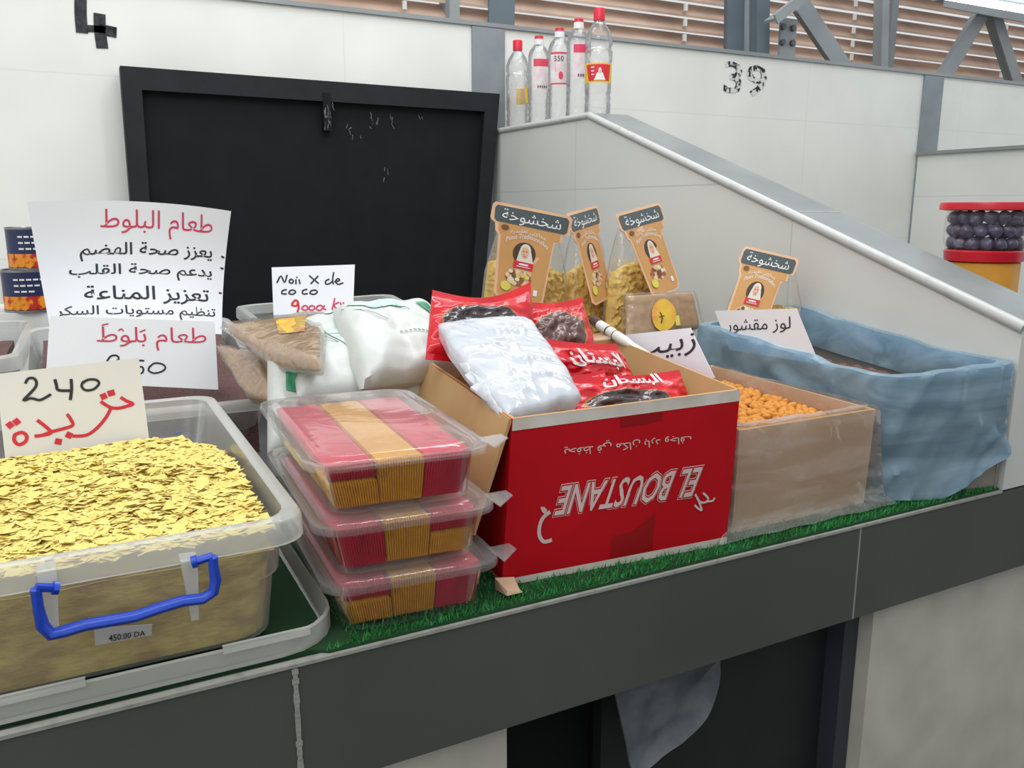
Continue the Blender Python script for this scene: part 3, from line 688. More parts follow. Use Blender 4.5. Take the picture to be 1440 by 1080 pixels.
# second tub: brown meal, tilted up at the back
tl = (1.79, .16)
t2 = tub('storage_tub', (.12, 2.1, 0), 'clear tub of dark brown grain behind the flake tub', [(-.11, 1.80), (.345, 1.80), (.355, 2.42), (-.11, 2.42)], [(-.08, 1.83), (.32, 1.83), (.33, 2.39), (-.08, 2.39)], .004, .152, .045, tilt=tl, lip=.018, lipdrop=.02)
mb = MB(); a_ = V(.02, 1.795, .06); mb.tube([a_+V(0, 0, .04), a_, a_+V(.14, 0, 0), a_+V(.14, 0, .04)], .007, M['bluepl'], 8); part('carry_handle', mb, t2, 'blue swing handle')
def meal(name, label, cq, zf, zb, mat, sc=25, amp=.006):
    xs0, ys0 = min(c[0] for c in cq), min(c[1] for c in cq); mb = MB(); nx = ny = 26; vs = []; fs = []
    for j in range(ny+1):
        for i in range(nx+1):
            u, v = i/nx, j/ny; p = [(cq[0][k]*(1-u)+cq[1][k]*u)*(1-v)+(cq[3][k]*(1-u)+cq[2][k]*u)*v for k in (0, 1)]
            vs.append((p[0], p[1], zf(*p)+amp*smoothn((p[0], p[1], 0), sc)))
    b0 = len(vs)
    for j in range(ny):
        for i in range(nx): q = j*(nx+1)+i; fs.append((q, q+1, q+nx+2, q+nx+1))
    ring = list(range(nx+1))+[j*(nx+1)+nx for j in range(1, ny+1)]+[ny*(nx+1)+i for i in range(nx-1, -1, -1)]+[j*(nx+1) for j in range(ny-1, 0, -1)]
    for q in ring: x, y, _ = vs[q]; vs.append((x, y, zb(x, y)))
    for k in range(len(ring)): k2 = (k+1) % len(ring); fs.append((ring[k], b0+k, b0+k2, ring[k2]))
    fs.append(tuple(b0+k for k in range(len(ring))))
    mb.add(vs, fs, mat); return top(name, mb, label, 'dry goods', kind='stuff')
meal('grain_meal', 'dark brown grain filling the tub behind the yellow flakes', [(-.085, 1.825), (.325, 1.825), (.335, 2.39), (-.085, 2.39)], lambda x, y: .128+(y-1.79)*.16, lambda x, y: .02+(y-1.79)*.16, M['brownmeal'])
# third tub at the far left
t3 = tub('storage_tub', (-.4, 2.3, 0), 'white-walled tub at the left edge below the two tins', [(-.7, 2.0), (-.135, 2.0), (-.125, 2.64), (-.7, 2.64)], [(-.68, 2.03), (-.165, 2.03), (-.155, 2.61), (-.68, 2.61)], .002, .25, .05)
mb = MB(); a_ = at(41, 473, 'x', -.128); mb.box((-.135, a_.y-.03, a_.z-.035), (-.122, a_.y+.03, a_.z), M['bluepl']); part('latch', mb, t3, 'small blue latch')
meal('grain_meal', 'brown grain inside the tub at the left edge', [(-.672, 2.035), (-.172, 2.035), (-.162, 2.605), (-.672, 2.605)], lambda x, y: .2, lambda x, y: .01, M['brownmeal'])
# coconut tub
A = at(330, 430, 'z', .27); B = at(560, 408, 'z', .28); Cc = at(606, 452, 'z', .265)
rq = [(A.x+.0, A.y-.5), (Cc.x, Cc.y-.05), (B.x-.05, B.y-.02), (A.x+.02, A.y)]
cen = [sum(p[k] for p in rq)/4 for k in (0, 1)]; bq = [tuple(cen[k]+(p[k]-cen[k])*.9 for k in (0, 1)) for p in rq]
t4 = tub('storage_tub', (cen[0], cen[1], 0), 'clear tub standing before the black hatch, behind white bags', rq, bq, .002, .27, .06)
meal('shredded_coconut', 'white shredded coconut inside the tub before the black hatch', [tuple(cen[k]+(p[k]-cen[k])*.87 for k in (0, 1)) for p in rq], lambda x, y: .17, lambda x, y: .01, M['coconut'])

# ------------------------------------------------------------------ handwritten signs
def sign(name, q, label, ink, bulge=None, mat='paper', nu=12):
    t = thing(name, (q[2]+q[3])/2, label, 'price sign' if 'price' in name else 'sign'); S = Surf(*q, bulge=bulge)
    mb = MB(); sheet(mb, S, .0006, M[mat], nu, 8); ps = part('paper_sheet', mb, t)
    mb = MB(); ink(mb, S); part('handwriting', mb, t, smooth=False)
    return t
def box_uv(S, x0, y0, x1, y1):
    """patch rectangle for image box"""
    a = S.uv(x0, y0); b = S.uv(x1, y1); c = S.uv(x0, y1); d = S.uv(x1, y0)
    return (a[0]+c[0])/2, (a[1]+d[1])/2, (b[0]+d[0])/2, (b[1]+c[1])/2, ((d[1]+b[1])-(a[1]+c[1]))/2
def hand(mb, S, s, box, mat, off=.012, ar=True, e=.0008, shear=0, lean=0):
    """lettering in an image box measured as the line of writing lies on the paper; lean = drop from left to right in pixels"""
    x0, y0, x1, y1 = box; u0, v0 = S.uv(x0, (y0+y1)/2-(y1-y0)/2); a = S.uv(x0, y0); b = S.uv(x1, y0+lean); c = S.uv(x0, y1); d = S.uv(x1, y1+lean)
    vs, fs = glyphs(arabic(s) if ar else s, shear, off, 2); X0 = min(x for x, y in vs); X1 = max(x for x, y in vs); Y0 = min(y for x, y in vs); Y1 = max(y for x, y in vs)
    pts = []
    for x, y in vs:
        p = (x-X0)/(X1-X0); q = 1-(y-Y0)/(Y1-Y0)
        pts.append(S.P(*[(a[k]*(1-p)+b[k]*p)*(1-q)+(c[k]*(1-p)+d[k]*p)*q for k in (0, 1)], e))
    mb.add(pts, fs, mat)
def ink240(mb, S):
    pxstrokes(mb, S, '108,805 118,788 140,785 153,800 150,822 128,848 98,880 130,870 165,878 190,868 212,855', .0042, M['inkk'])
    pxstrokes(mb, S, '232,793 238,815 246,836 296,838 / 300,792 302,830 297,874', .0046, M['inkk'])
    pxstrokes(mb, S, '352,800 344,818 360,836 395,832 418,808 404,792 372,792 348,806', .004, M['inkk'])
    pxstrokes(mb, S, '512,868 535,882 562,894 530,905 500,912 470,910 446,898 428,886', .0052, M['inkr'])
    pxstrokes(mb, S, '470,908 448,950 410,995 365,1026 310,1030 / 285,940 300,962 306,985 262,1000 215,1012 190,1022', .005, M['inkr'])
    pxstrokes(mb, S, '160,965 195,992 215,1016 180,1026 150,1030 / 62,1025 60,1048 80,1066 108,1052 112,1028 92,1014 66,1022', .0052, M['inkr'])
    pxstrokes(mb, S, '432,864 442,860 / 462,850 476,846 / 38,986 46,980 / 66,972 74,966 / 240,1052 252,1054 / 286,1024 296,1028', .0095, M['inkr'])
sign('price_sign', quad([(-6, 526), (195, 503), (214, 650), (10, 668)], 'y', [1.5, 1.5, 1.47, 1.47]), 'cream card reading 240 in black over red script, in the flakes', ink240, lambda u, v: -.004*math.sin(u*3.1), 'paperg')
def ink250(mb, S):
    hand(mb, S, 'طعام بلوط', (136, 459, 290, 492), M['inkp'], .0, lean=2)
    pxstrokes(mb, S, '430,562 455,556 / 500,584 512,578 520,586 / 590,590 612,582', .0028, M['inkp'])
    pxstrokes(mb, S, '452,712 468,692 492,690 500,706 470,728 450,755 470,772 498,760 496,738 470,728', .0036, M['inkk'])
    pxstrokes(mb, S, '606,712 582,712 576,736 600,738 604,756 590,768 572,768 / 632,736 626,752 648,764 680,758 698,742 684,726 652,722 630,738', .0036, M['inkk'])
sign('price_sign', quad([(70, 444), (302, 452), (307, 548), (64, 536)], 'y', [1.86, 1.86, 1.84, 1.84]), 'white paper with red script over a number 850, middle of three', ink250)
def inkbig(mb, S):
    hand(mb, S, 'طعام البلوط', (140, 299, 299, 336), M['inkp'], .0, lean=5)
    hand(mb, S, 'يعزز صحة الهضم', (112, 342, 300, 368), M['inkk'], .012, lean=2)
    hand(mb, S, 'يدعم صحة القلب', (97, 371, 300, 394), M['inkk'], .012, lean=2)
    hand(mb, S, 'تعزيز المناعة', (118, 402, 295, 428), M['inkk'], .012, lean=2)
    hand(mb, S, 'تنظيم مستويات السكر', (78, 430, 304, 450), M['inkk'], .01, lean=2)
    pxstrokes(mb, S, '945,264 955,266 / 942,312 952,314 / 934,420 942,420', .005, M['inkk'])
sign('paper_notice', quad([(38, 284), (325, 297), (312, 470), (72, 470)], 'y', [1.98, 2.0, 1.93, 1.93]), 'largest handwritten paper with five lines, curling behind the red-titled one', inkbig, lambda u, v: -.05*(2*u-1)**2+.05-.03*math.sin(v*3.1), nu=24)
def inkcoco(mb, S):
    pxstrokes(mb, S, '278,150 300,112 320,150 334,108 / 352,132 346,146 360,154 370,142 358,130 / 384,134 384,158 / 388,122 390,120 / 402,134 406,156 / 460,112 510,154 / 508,114 468,156 / 570,132 552,140 552,158 572,156 592,140 / 596,94 590,132 594,158 / 602,146 630,138 620,128 606,142 620,160 648,152', .0042, M['inkk'], 4, 320, 360)
    pxstrokes(mb, S, '330,190 308,196 306,212 330,214 / 352,196 344,210 364,216 382,204 370,192 350,196 / 446,188 422,196 424,214 448,212 / 470,196 462,210 486,216 504,204 492,192 470,196', .0042, M['inkk'], 4, 320, 360)
    pxstrokes(mb, S, '362,268 380,250 394,258 386,282 360,276 / 394,256 400,290 392,314', .0056, M['inkr'], 4, 320, 360)
    pxstrokes(mb, S, '426,282 416,298 436,306 452,294 440,280 424,284 / 464,282 456,298 476,306 490,292 478,280 462,284 / 508,280 498,298 520,306 536,290 522,278 504,284 / 544,280 538,296 552,302 / 602,240 588,302 / 624,262 596,278 618,300 / 634,262 640,286 / 652,262 648,300', .0044, M['inkp'], 4, 320, 360)
sign('price_sign', quad([(382, 376), (499, 372), (496, 452), (385, 452)], 'y', [2.3, 2.3, 2.26, 2.26]), 'small white paper reading Noi x de coco before black hatch', inkcoco)
def inkzbib(mb, S): hand(mb, S, 'زبيب', (888, 480, 975, 512), M['inkk'], .0, lean=-14)
qz = [at(850, 474, 'x', 1.085), at(971, 461, 'x', 1.04), at(1005, 531, 'x', 1.0), at(905, 560, 'x', 1.045)]
sign('price_sign', qz, 'white paper with short black script between carton and raisins', inkzbib)
def inkloz(mb, S): hand(mb, S, 'لوز مقشور', (1022, 448, 1112, 470), M['inkk'], .0, lean=-3)
sign('price_sign', [at(1005, 437, 'x', 1.315), at(1120, 434, 'x', 1.315), at(1152, 512, 'x', 1.315), at(1026, 492, 'x', 1.315)], 'white paper with black script tucked inside the blue lined box', inkloz)

# ------------------------------------------------------------------ clear trays of sweets, three high
rnd = random.Random(2)
def tray(z, dx, dy, k, label, lay):
    lp = {0: 'bottom', 1: 'middle', 2: 'top'}[k]
    rim = [(.238+dx, .972+dy), (.462+dx, .958+dy), (.485+dx, 1.345+dy), (.255+dx, 1.36+dy)]
    bot = [(.258+dx, .985+dy), (.448+dx, .972+dy), (.468+dx, 1.33+dy), (.272+dx, 1.345+dy)]
    t = thing('sweets_tray', (.36+dx, 1.16+dy, z), label, 'tray', 'clear trays of striped sweets')
    mb = MB(); mb.loft([rr_ring(bot, z+.001, .03, .004), rr_ring(bot, z+.004, .03, 0), rr_ring(rim, z+.068, .035, .006), rr_ring(rim, z+.069, .035, -.008)], M['clear'], True, False); part('tray_base', mb, t)
    mb = MB(); mb.loft([rr_ring(rim, z+.066, .04, -.011), rr_ring(rim, z+.0745, .04, -.010), rr_ring(rim, z+.076, .04, -.004), rr_ring(rim, z+.0735, .04, .004), rr_ring(rim, z+.0795, .035, .010), rr_ring(rim, z+.081, .03, .018)], M['lidclear'], False, True)
    part('lid', mb, t)
    mb = MB(); p = V(.472+dx, .958+dy, z+.071); mb.hexa([p+V(0, -.004, 0), p+V(.03, .018, .004), p+V(.03, .04, .004), p+V(0, .05, 0), p+V(0, -.004, .0015), p+V(.03, .018, .0055), p+V(.03, .04, .0055), p+V(0, .05, .0015)], M['lidclear']); part('lid_tab', mb, t, smooth=False)
    # sweets: ridged slabs in three columns
    edges = [.0, .335, .665, 1.0]
    for ci in range(3):
        for (m, f0, f1) in lay[ci]:
            u0, u1 = edges[ci]+.006, edges[ci+1]-.006
            def pt(u, v, zz):
                k_ = (zz-z)/.07; q = [tuple(b[i]+(a[i]-b[i])*k_ for i in (0, 1)) for a, b in zip(rim, bot)]
                u = .055+.89*u; v = .045+.91*v; x = [(q[0][i]*(1-u)+q[1][i]*u)*(1-v)+(q[3][i]*(1-u)+q[2][i]*u)*v for i in (0, 1)]
                return V(x[0], x[1], zz)
            z0, z1 = z+.0045+.062*f0, z+.0045+.062*f1; rings = []; seed = rnd.random()*50
            for zz, ins in ((z0, .02), (z0+.003, 0), ((z0+z1)/2, -.004), (z1-.004, .0), (z1, .03)):
                r_ = []; n1, n2 = 36, 12
                for i in range(n1): u = i/n1; w = .013*(i % 2); r_.append(pt(u0+(u1-u0)*(ins+(1-2*ins)*u), ins*.4+w*.8, zz))
                for i in range(n2): r_.append(pt(u1-(u1-u0)*ins, (ins*.4)+(1-ins*.8)*i/n2, zz))
                for i in range(n1): u = 1-i/n1; w = .013*(i % 2); r_.append(pt(u0+(u1-u0)*(ins+(1-2*ins)*u), 1-ins*.4-w*.8, zz))
                for i in range(n2): r_.append(pt(u0+(u1-u0)*ins, (1-ins*.4)-(1-ins*.8)*i/n2, zz))
                for q in r_: q.z += .0012*smoothn(q, 60, seed) if zz > z0+.01 else 0
                rings.append(r_)
            mb = MB(); mb.loft(rings, M['pinkslab' if m == 'r' else 'yelslab'])
            colr = 'crimson' if m == 'r' else 'yellow'; pos = ('left', 'middle', 'right')[ci]
            lv = '' if len(lay[ci]) == 1 else (' lower' if f0 == 0 else ' upper')
            top('sweet_slab', mb, '%s ridged%s sweet slab in the %s column of the %s tray' % (colr, lv, pos, lp), 'sweet', 'striped sweets in the clear trays', smooth=False)
tray(.006, .012, -.002, 0, 'bottom tray of the stack, resting on turf', [[('y', 0, .58), ('r', .6, 1)], [('y', 0, 1)], [('r', 0, 1)]])
tray(.088, .004, -.006, 1, 'middle tray of the stack of striped sweets', [[('r', 0, 1)], [('y', 0, 1)], [('y', 0, .55), ('r', .57, 1)]])
tray(.170, -.002, -.004, 2, 'top tray of the stack, pink and yellow sweets under lid', [[('y', 0, .62), ('r', .64, 1)], [('y', 0, 1)], [('r', 0, 1)]])

# ------------------------------------------------------------------ red carton
BL = V(.515, 1.022, .005); BR = V(.917, .992, .005); TLc = V(.532, 1.020, .258); TRc = V(.922, .985, .268)
sh = V(.10, .50, 0); BBL = V(.575, 1.50, .005); BBR = V(.96, 1.48, .005); TBL = V(.59, 1.50, .262); TBR = V(1.035, 1.50, .272)
t = thing('cardboard_carton', (.74, 1.25, .005), 'red printed cardboard carton, open, standing front and centre', 'box')
def panel(name, a, b, c, d, outer, inner, th, extra=None, label=None, parent=None):
    """board panel: a b c d = outer face tl tr br bl; thickness inward"""
    S = Surf(a, b, c, d); o = -S.n*th; mb = MB(); p = [a, b, c, d]; q = [x+o for x in p]
    mb.add(p, [(3, 2, 1, 0)], outer); mb.add(q, [(0, 1, 2, 3)], inner); r_ = p+q
    mb.add(r_, [(0, 1, 5, 4)], M['kraft']); mb.add(r_, [(1, 2, 6, 5), (2, 3, 7, 6), (3, 0, 4, 7)], outer)
    if extra: extra(mb, S)
    return part(name, mb, parent or t, label, smooth=False)
pf = panel('front_panel', TLc, TRc, BR, BL, M['cartonred'], M['kraft'], .006)
SF = Surf(TLc, TRc, BR, BL); mb = MB()
rect(mb, SF, 0, 0, 1, .07, M['cartonwhite'], .0008); poly(mb, SF, [(.03, .96), (1, .95), (1, 1.0), (.05, 1.0)], M['cartonwhite'], .0008)
rect(mb, SF, .45, .655, .64, .975, M['cartondk'], .0006); rect(mb, SF, .45, .075, .64, .14, M['cartondk'], .0005)
part('printed_bands', mb, pf, smooth=False)
mb = MB()
def corners(p4): return [SF.uv(*p) for p in p4]
def fit(mb, S, s, uv4, mat, off=0, shear=0, e=.001, space=1, res=2):
    """lettering whose own left-bottom..: uv4 = (tl, tr, br, bl) of the upright text, placed anywhere on the patch"""
    ref = glyphs(s, shear, 0, res, space)[0]; vs, fs = glyphs(s, shear, off, res, space)
    X0 = min(x for x, y in ref); X1 = max(x for x, y in ref); Y0 = min(y for x, y in ref); Y1 = max(y for x, y in ref)
    pts = []
    for x, y in vs:
        p = (x-X0)/(X1-X0); q = 1-(y-Y0)/(Y1-Y0)
        pts.append(S.P(*[(uv4[0][k]*(1-p)+uv4[1][k]*p)*(1-q)+(uv4[3][k]*(1-p)+uv4[2][k]*p)*q for k in (0, 1)], e))
    mb.add(pts, fs, mat)
z5 = lambda x, y: (660+x/3.6, 560+y/3.6)
big = corners([z5(1135, 490), z5(425, 590), z5(450, 445), z5(1175, 345)])
for off, mt, e in ((.062, 'print', .0012), (.044, 'cartonred', .0016), (.012, 'print', .0020)):
    fit(mb, SF, 'EL BOUSTANE', big, M[mt], off, .22, e, 1.0)
small = corners([z5(1118, 222), z5(478, 296), z5(478, 232), z5(1118, 170)])
fit(mb, SF, arabic('يحفظ في مكان بارد وجاف'), small, M['print'], .006, 0, .0012)
for s_, w in (('400,575 370,600 352,640 350,690 372,722 408,715', .006), ('395,580 372,572 362,550 / 385,566 372,552', .0035), ('1140,485 1160,520 1190,525 1205,505 1180,478 / 1195,520 1225,518 1236,504 / 1150,500 1165,540 1172,565 1150,552 1138,540', .0035)):
    pxstrokes(mb, SF, s_, w, M['print'], 3.6, 660, 560, .0014)
part('printed_lettering', mb, pf, 'white upside-down printed lettering', smooth=False)
panel('side_panel', TRc, TBR, BBR, BR, M['cartonred'], M['kraft'], .006)
panel('side_panel', TBL, TLc, BL, BBL, M['cartonred'], M['kraft'], .006)
panel('back_panel', TBR, TBL, BBL, BBR, M['cartonred'], M['kraft'], .006)
mb = MB(); mb.hexa([BL, BR, BBR, BBL]+[p+V(0, 0, .006) for p in (BL, BR, BBR, BBL)], M['kraft']); part('bottom_panel', mb, t, smooth=False)
fl = [TLc+V(-.003, .004, 0), TBL+V(-.003, 0, 0), at(600, 640, 'y', 1.42), at(664, 752, 'y', 1.03)]
fl[2] = TBL+(fl[3]-TLc)*.95
panel('side_flap', fl[1], fl[0], fl[3], fl[2], M['kraft'], M['cartonred'], .005, label='bare brown flap hanging outward')
mb = MB(); a_ = at(722, 822, 'y', 1.0); b_ = at(712, 838, 'y', .98); rnd = random.Random(5)
mb.hexa([V(a_.x-.02, a_.y+.02, .004), V(a_.x+.008, a_.y+.012, .004), V(a_.x+.004, a_.y-.022, .012), V(a_.x-.022, a_.y-.022, .012), V(a_.x-.02, a_.y+.02, .022), V(a_.x+.008, a_.y+.014, .02), V(a_.x, a_.y-.02, .016), V(a_.x-.02, a_.y-.02, .018)], M['kraft2']); part('torn_corner', mb, t, 'torn pale paper corner', smooth=False)

# contents of the carton
def datepack(q, label, win, text_box=None, dip=.1, wmat='packwin', bul=(.03, .02), seed=1, st=.12, sb=.08):
    t = thing('date_pack', (q[2]+q[3])/2, label, 'food pack', 'red packs in the open carton'); S = Surf(*q)
    def inwin(u, v):
        cu, cv, ru, rv = win; d = ((u-cu)/ru)**2+((v-cv)/rv)**2; return d
    ff = dome(bul[0], 2.4, .55, .010, 5, seed, st, sb); fb = dome(bul[1], 2.4, .6, .004, 4, seed+3, st, sb)
    def edge(u, v):
        w = math.sin(u*math.pi); return (0, dip*w*(1-v)**2-.0*v)
    mb = MB(); pouch(mb, S, ff, fb, lambda u, v, f: M['packred'] if not f or inwin(u, v) > 1.0 else (M['packgold'] if inwin(u, v) > .9 else M[wmat]), 84, 64, edge); po = part('pouch', mb, t)
    S2 = Surf(*q, bulge=lambda u, v: ff(u, max(v, 0)))
    if text_box:
        mb = MB(); class_ = S2
        u0, v0, u1, v1, sk = text_box
        text(mb, S2, arabic('البستان'), u0, v0, u1, v1, M['packtext'], .0045, offset=.03, skew=sk)
        part('pack_lettering', mb, t, 'white script lettering', smooth=False)
    return t
datepack(quad([(608, 408), (746, 396), (752, 520), (598, 505)], 'y', [1.46, 1.46, 1.36, 1.36]), 'red pack with dark window, back left in the carton', (.44, .48, .36, .22), None, .16, seed=1)
datepack(quad([(738, 424), (818, 418), (840, 505), (750, 520)], 'y', [1.48, 1.48, 1.38, 1.38]), 'red pack with brown window, back right in the carton beside marker pen', (.42, .62, .44, .36), None, .06, 'packwin2', seed=2)
datepack(quad([(752, 474), (866, 484), (904, 562), (790, 570)], 'y', [1.3, 1.33, 1.27, 1.24]), 'red pack with white script lettering, middle of the carton', (.3, .98, .2, .12), (.18, .24, .82, .56, .08), .04, seed=3)
datepack(quad([(806, 530), (955, 520), (985, 612), (806, 618)], 'y', [1.12, 1.14, 1.06, 1.06]), 'red crumpled pack front right, just behind the carton front panel', (.42, .50, .36, .20), (.22, .05, .74, .29, .03), .05, 'packwin', (.02, .012), seed=4)
datepack(quad([(786, 528), (850, 520), (858, 570), (796, 590)], 'y', [1.22, 1.22, 1.18, 1.18]), 'red pack with dark window squeezed beside the plastic bags', (.3, .45, .3, .4), None, .05, 'packwin', (.012, .008), seed=6)
# wad of carrier bags
t = None
qb = [at(612, 462, 'y', 1.40), at(738, 450, 'y', 1.36), at(818, 562, 'y', 1.09), at(715, 592, 'y', 1.045)]
S = Surf(*qb); mb = MB(); rnd = random.Random(6)
def wad(o):
    d = dome(.018, 7, .3, 0, 5, 3+o)
    def f(u, v):
        a_ = noise.noise(V(u*1.2+v*.8, v*5-u*2, o)); b_ = noise.noise(V(u*2+v*1.5, v*11-u*5, o+4)); c_ = noise.noise(V(u*4, v*2+u*3, o+9))
        k = (1-abs(2*u-1)**6)*(1-abs(2*v-1)**6)
        return d(u, v)+k*(.009*(1-min(1, abs(a_)*2.2))**2+.003*(1-min(1, abs(b_)*2.2))**2+.003*(1-min(1, abs(c_)*2.2))**2)
    return f
pouch(mb, S, wad(0), lambda u, v: .012, lambda u, v, f: M['poly'], 90, 90, lambda u, v: (.035*noise.noise(V(u*2, v*4, 3)) - .05*math.sin(v*3.1)*(1-u)+.04*math.sin(v*3.1)*u, .03*noise.noise(V(u*5, v*2, 8))))
tb = thing('carrier_bag_wad', base_of(mb), 'wad of thin white plastic bags lying in the red carton', 'bags'); part('bag_wad', mb, tb)
for k in range(3):
    q2 = [qb[0].lerp(qb[3], .45+.12*k)+V(-.012-.006*k, -.008, .004), qb[0].lerp(qb[2], .35+.1*k)+V(0, 0, .012), qb[3].lerp(qb[2], .3)+V(0, .012, .012), qb[3]+V(-.008+.008*k, .012, .002)]
    mb = MB(); pouch(mb, Surf(*q2), dome(.012, 3, .5, .007, 6, 20+k), lambda u, v: .003, lambda u, v, f: M['poly'], 16, 16, lambda u, v: (.06*noise.noise(V(v*6, k, 1)), .05*noise.noise(V(u*6, k, 5)))); part('crumpled_edge', mb, tb)
# marker pen
t = thing('marker_pen', at(840, 460, 'x', 1.02), 'white whiteboard marker with dark cap on the carton edge', 'pen')
a_ = at(834, 451, 'x', 1.03); b_ = at(880, 481, 'x', 1.02); c_ = at(918, 503, 'x', 1.008)
mb = MB(); mb.tube([a_.lerp(b_, .2), b_], .0115, M['penw'], 14); mb.tube([b_, b_.lerp(c_, .25), c_], [.0115, .008, .006], M['penw'], 14); part('barrel', mb, t)
mb = MB(); mb.tube([a_, a_.lerp(b_, .22)], .0125, M['pencap'], 14); part('cap', mb, t)
mb = MB(); 
for k in range(8): p = a_.lerp(b_, .35+.07*k); mb.tube([p, p.lerp(b_, .06)], .0117, M['inkk' if k % 3 == 2 else 'paperg'], 14)
part('printed_band', mb, t)

# ------------------------------------------------------------------ pile of white bags and brown packs
def whitebag(q, label, ink, bul=(.06, .05), seed=1, a=3.2, b=.42):
    t = thing('white_flour_bag', (q[2]+q[3])/2, label, 'bag', 'white bags with green print'); S = Surf(*q); ff = dome(bul[0], a, b, .012, 3.5, seed); fb = dome(bul[1], a, b, .01, 4, seed+5)
    mb = MB(); pouch(mb, S, ff, fb, lambda u, v, f: M['wbag'], 32, 32); bb = part('bag_body', mb, t)
    mb = MB(); ink(mb, Surf(*q, bulge=ff)); part('green_print', mb, t, 'green printed marks', smooth=False)
def gstrip(mb, S, pts, mat, e=.0025):
    """printed patch subdivided so it follows the bag"""
    (u0, v0), (u1, v1), (u2, v2), (u3, v3) = pts; n_ = 8; vs = []; fs = []
    for j in range(n_+1):
        for i in range(n_+1):
            s_, r_ = i/n_, j/n_; vs.append(S.P((u0*(1-s_)+u1*s_)*(1-r_)+(u3*(1-s_)+u2*s_)*r_, (v0*(1-s_)+v1*s_)*(1-r_)+(v3*(1-s_)+v2*s_)*r_, e))
    for j in range(n_):
        for i in range(n_): q = j*(n_+1)+i; fs.append((q, q+1, q+n_+2, q+n_+1))
    mb.add(vs, fs, mat)
def inkA(mb, S):
    gstrip(mb, S, [(.05, .12), (.5, .08), (.62, .24), (.3, .26)], M['greenl']); gstrip(mb, S, [(.72, .2), (.86, .22), (.97, .42), (.9, .44)], M['green'])
    stroke(mb, S, [(.02, .12), (.2, .3), (.36, .44)], .002, M['greend'], .003); stroke(mb, S, [(.36, .24), (.6, .28), (.95, .45)], .0015, M['greend'], .003)
    for k in range(10): stroke(mb, S, [(.45+.035*k, .56+.012*k), (.465+.035*k, .575+.012*k)], .003, M['greend'], .003)
    stroke(mb, S, [(.84+.03*math.cos(i*.7), .70+.04*math.sin(i*.7)) for i in range(10)], .0015, M['greend'], .003)
def inkB(mb, S):
    gstrip(mb, S, [(.3, .35), (.6, .4), (.75, .62), (.45, .7)], M['greenl']); stroke(mb, S, [(.15, .38), (.35, .55), (.55, .75)], .002, M['greend'], .003); stroke(mb, S, [(.15, .38), (.4, .44), (.6, .42)], .0015, M['greend'], .003)
    gstrip(mb, S, [(.42, -.0), (.5, .02), (.5, .09), (.38, .08)], M['green'])
    stroke(mb, S, [(.55, .72), (.8, .78), (.95, .9)], .0015, M['greend'], .003)
def inkC(mb, S):
    gstrip(mb, S, [(.2, .28), (.46, .3), (.44, .5), (.2, .48)], M['green']); stroke(mb, S, [(.2, .85), (.28, .9), (.2, 1.0)], .002, M['green'], .003)
whitebag(quad([(376, 500), (470, 500), (480, 640), (376, 640)], 'y', [1.60, 1.60, 1.45, 1.45]), 'white bag with bright green square, lowest of the white bags', inkC, (.04, .05), 3)
whitebag(quad([(406, 462), (520, 448), (600, 556), (418, 560)], 'y', [1.74, 1.74, 1.47, 1.45]), 'white bag with thin green lines, middle of the white bags', inkB, (.045, .06), 2)
whitebag(quad([(468, 438), (598, 434), (656, 528), (506, 548)], 'y', [1.66, 1.66, 1.50, 1.42]), 'white bag with green printed panel, topmost of the white bags', inkA, (.05, .06), 5, 4.0, .38)
def pack(name, q, label, cat, mat, th, deco=None, seed=1, wrap='bagfilm', fin=True):
    t = thing(name, (q[2]+q[3])/2, label, cat); S = Surf(*q); ff = dome(th, 6, .3, .0014, 5, seed); fb = dome(th*.6, 6, .3, .001, 5, seed+2)
    mb = MB(); pouch(mb, S, ff, fb, lambda u, v, f: M[mat], 24, 24); fi = part('filling', mb, t)
    q2 = [S.flat(-.04, -.05), S.flat(1.04, -.05), S.flat(1.05, 1.05), S.flat(-.05, 1.05)]
    mb = MB(); S2 = Surf(*q2); g1 = dome(th+.003, 6, .3, .003, 6, seed+4); g2 = dome(th*.6+.003, 6, .3, .003, 6, seed+6)
    pouch(mb, S2, g1, g2, lambda u, v, f: M[wrap], 28, 28); part('clear_wrapper', mb, t)
    if deco: mb = MB(); deco(mb, Surf(*q, bulge=ff)); part('fruit_label', mb, fi, 'yellow printed label', smooth=False)
def dec1(mb, S): gstrip(mb, S, [(.5, .16), (.84, .12), (.8, .5), (.46, .52)], M['mango'])
pack('brown_food_pack', [at(318, 463, 'z', .30), at(456, 446, 'z', .32), at(452, 520, 'z', .285), at(382, 512, 'z', .265)], 'brown pack in shiny film with yellow label beside white bags', 'food pack', 'brownbag', .018, dec1, 1)
pack('brown_food_pack', [at(303, 488, 'z', .24), at(372, 500, 'z', .245), at(400, 572, 'z', .185), at(352, 562, 'z', .175)], 'tan crumpled pack lying under the film-wrapped brown pack', 'food pack', 'brownbag', .016, None, 2)
def dec2(mb, S):
    def E(cu, cv, ru, rv, m, e): 
        n_ = 18; vs = [S.P(cu, cv, e)]+[S.P(cu+ru*math.cos(2*math.pi*k/n_), cv+rv*math.sin(2*math.pi*k/n_), e) for k in range(n_)]; mb.add(vs, [(0, k+1, (k+1) % n_+1) for k in range(n_)], m)
    E(.45, .56, .17, .38, M['mango'], .006); stroke(mb, S, [(.40, .5), (.42, .62), (.40, .74)], .0035, M['mangospot'], .007); stroke(mb, S, [(.38, .6), (.45, .58)], .0025, M['mangospot'], .007)
    rect(mb, S, .6, .62, .66, .86, M['lime'], .006)
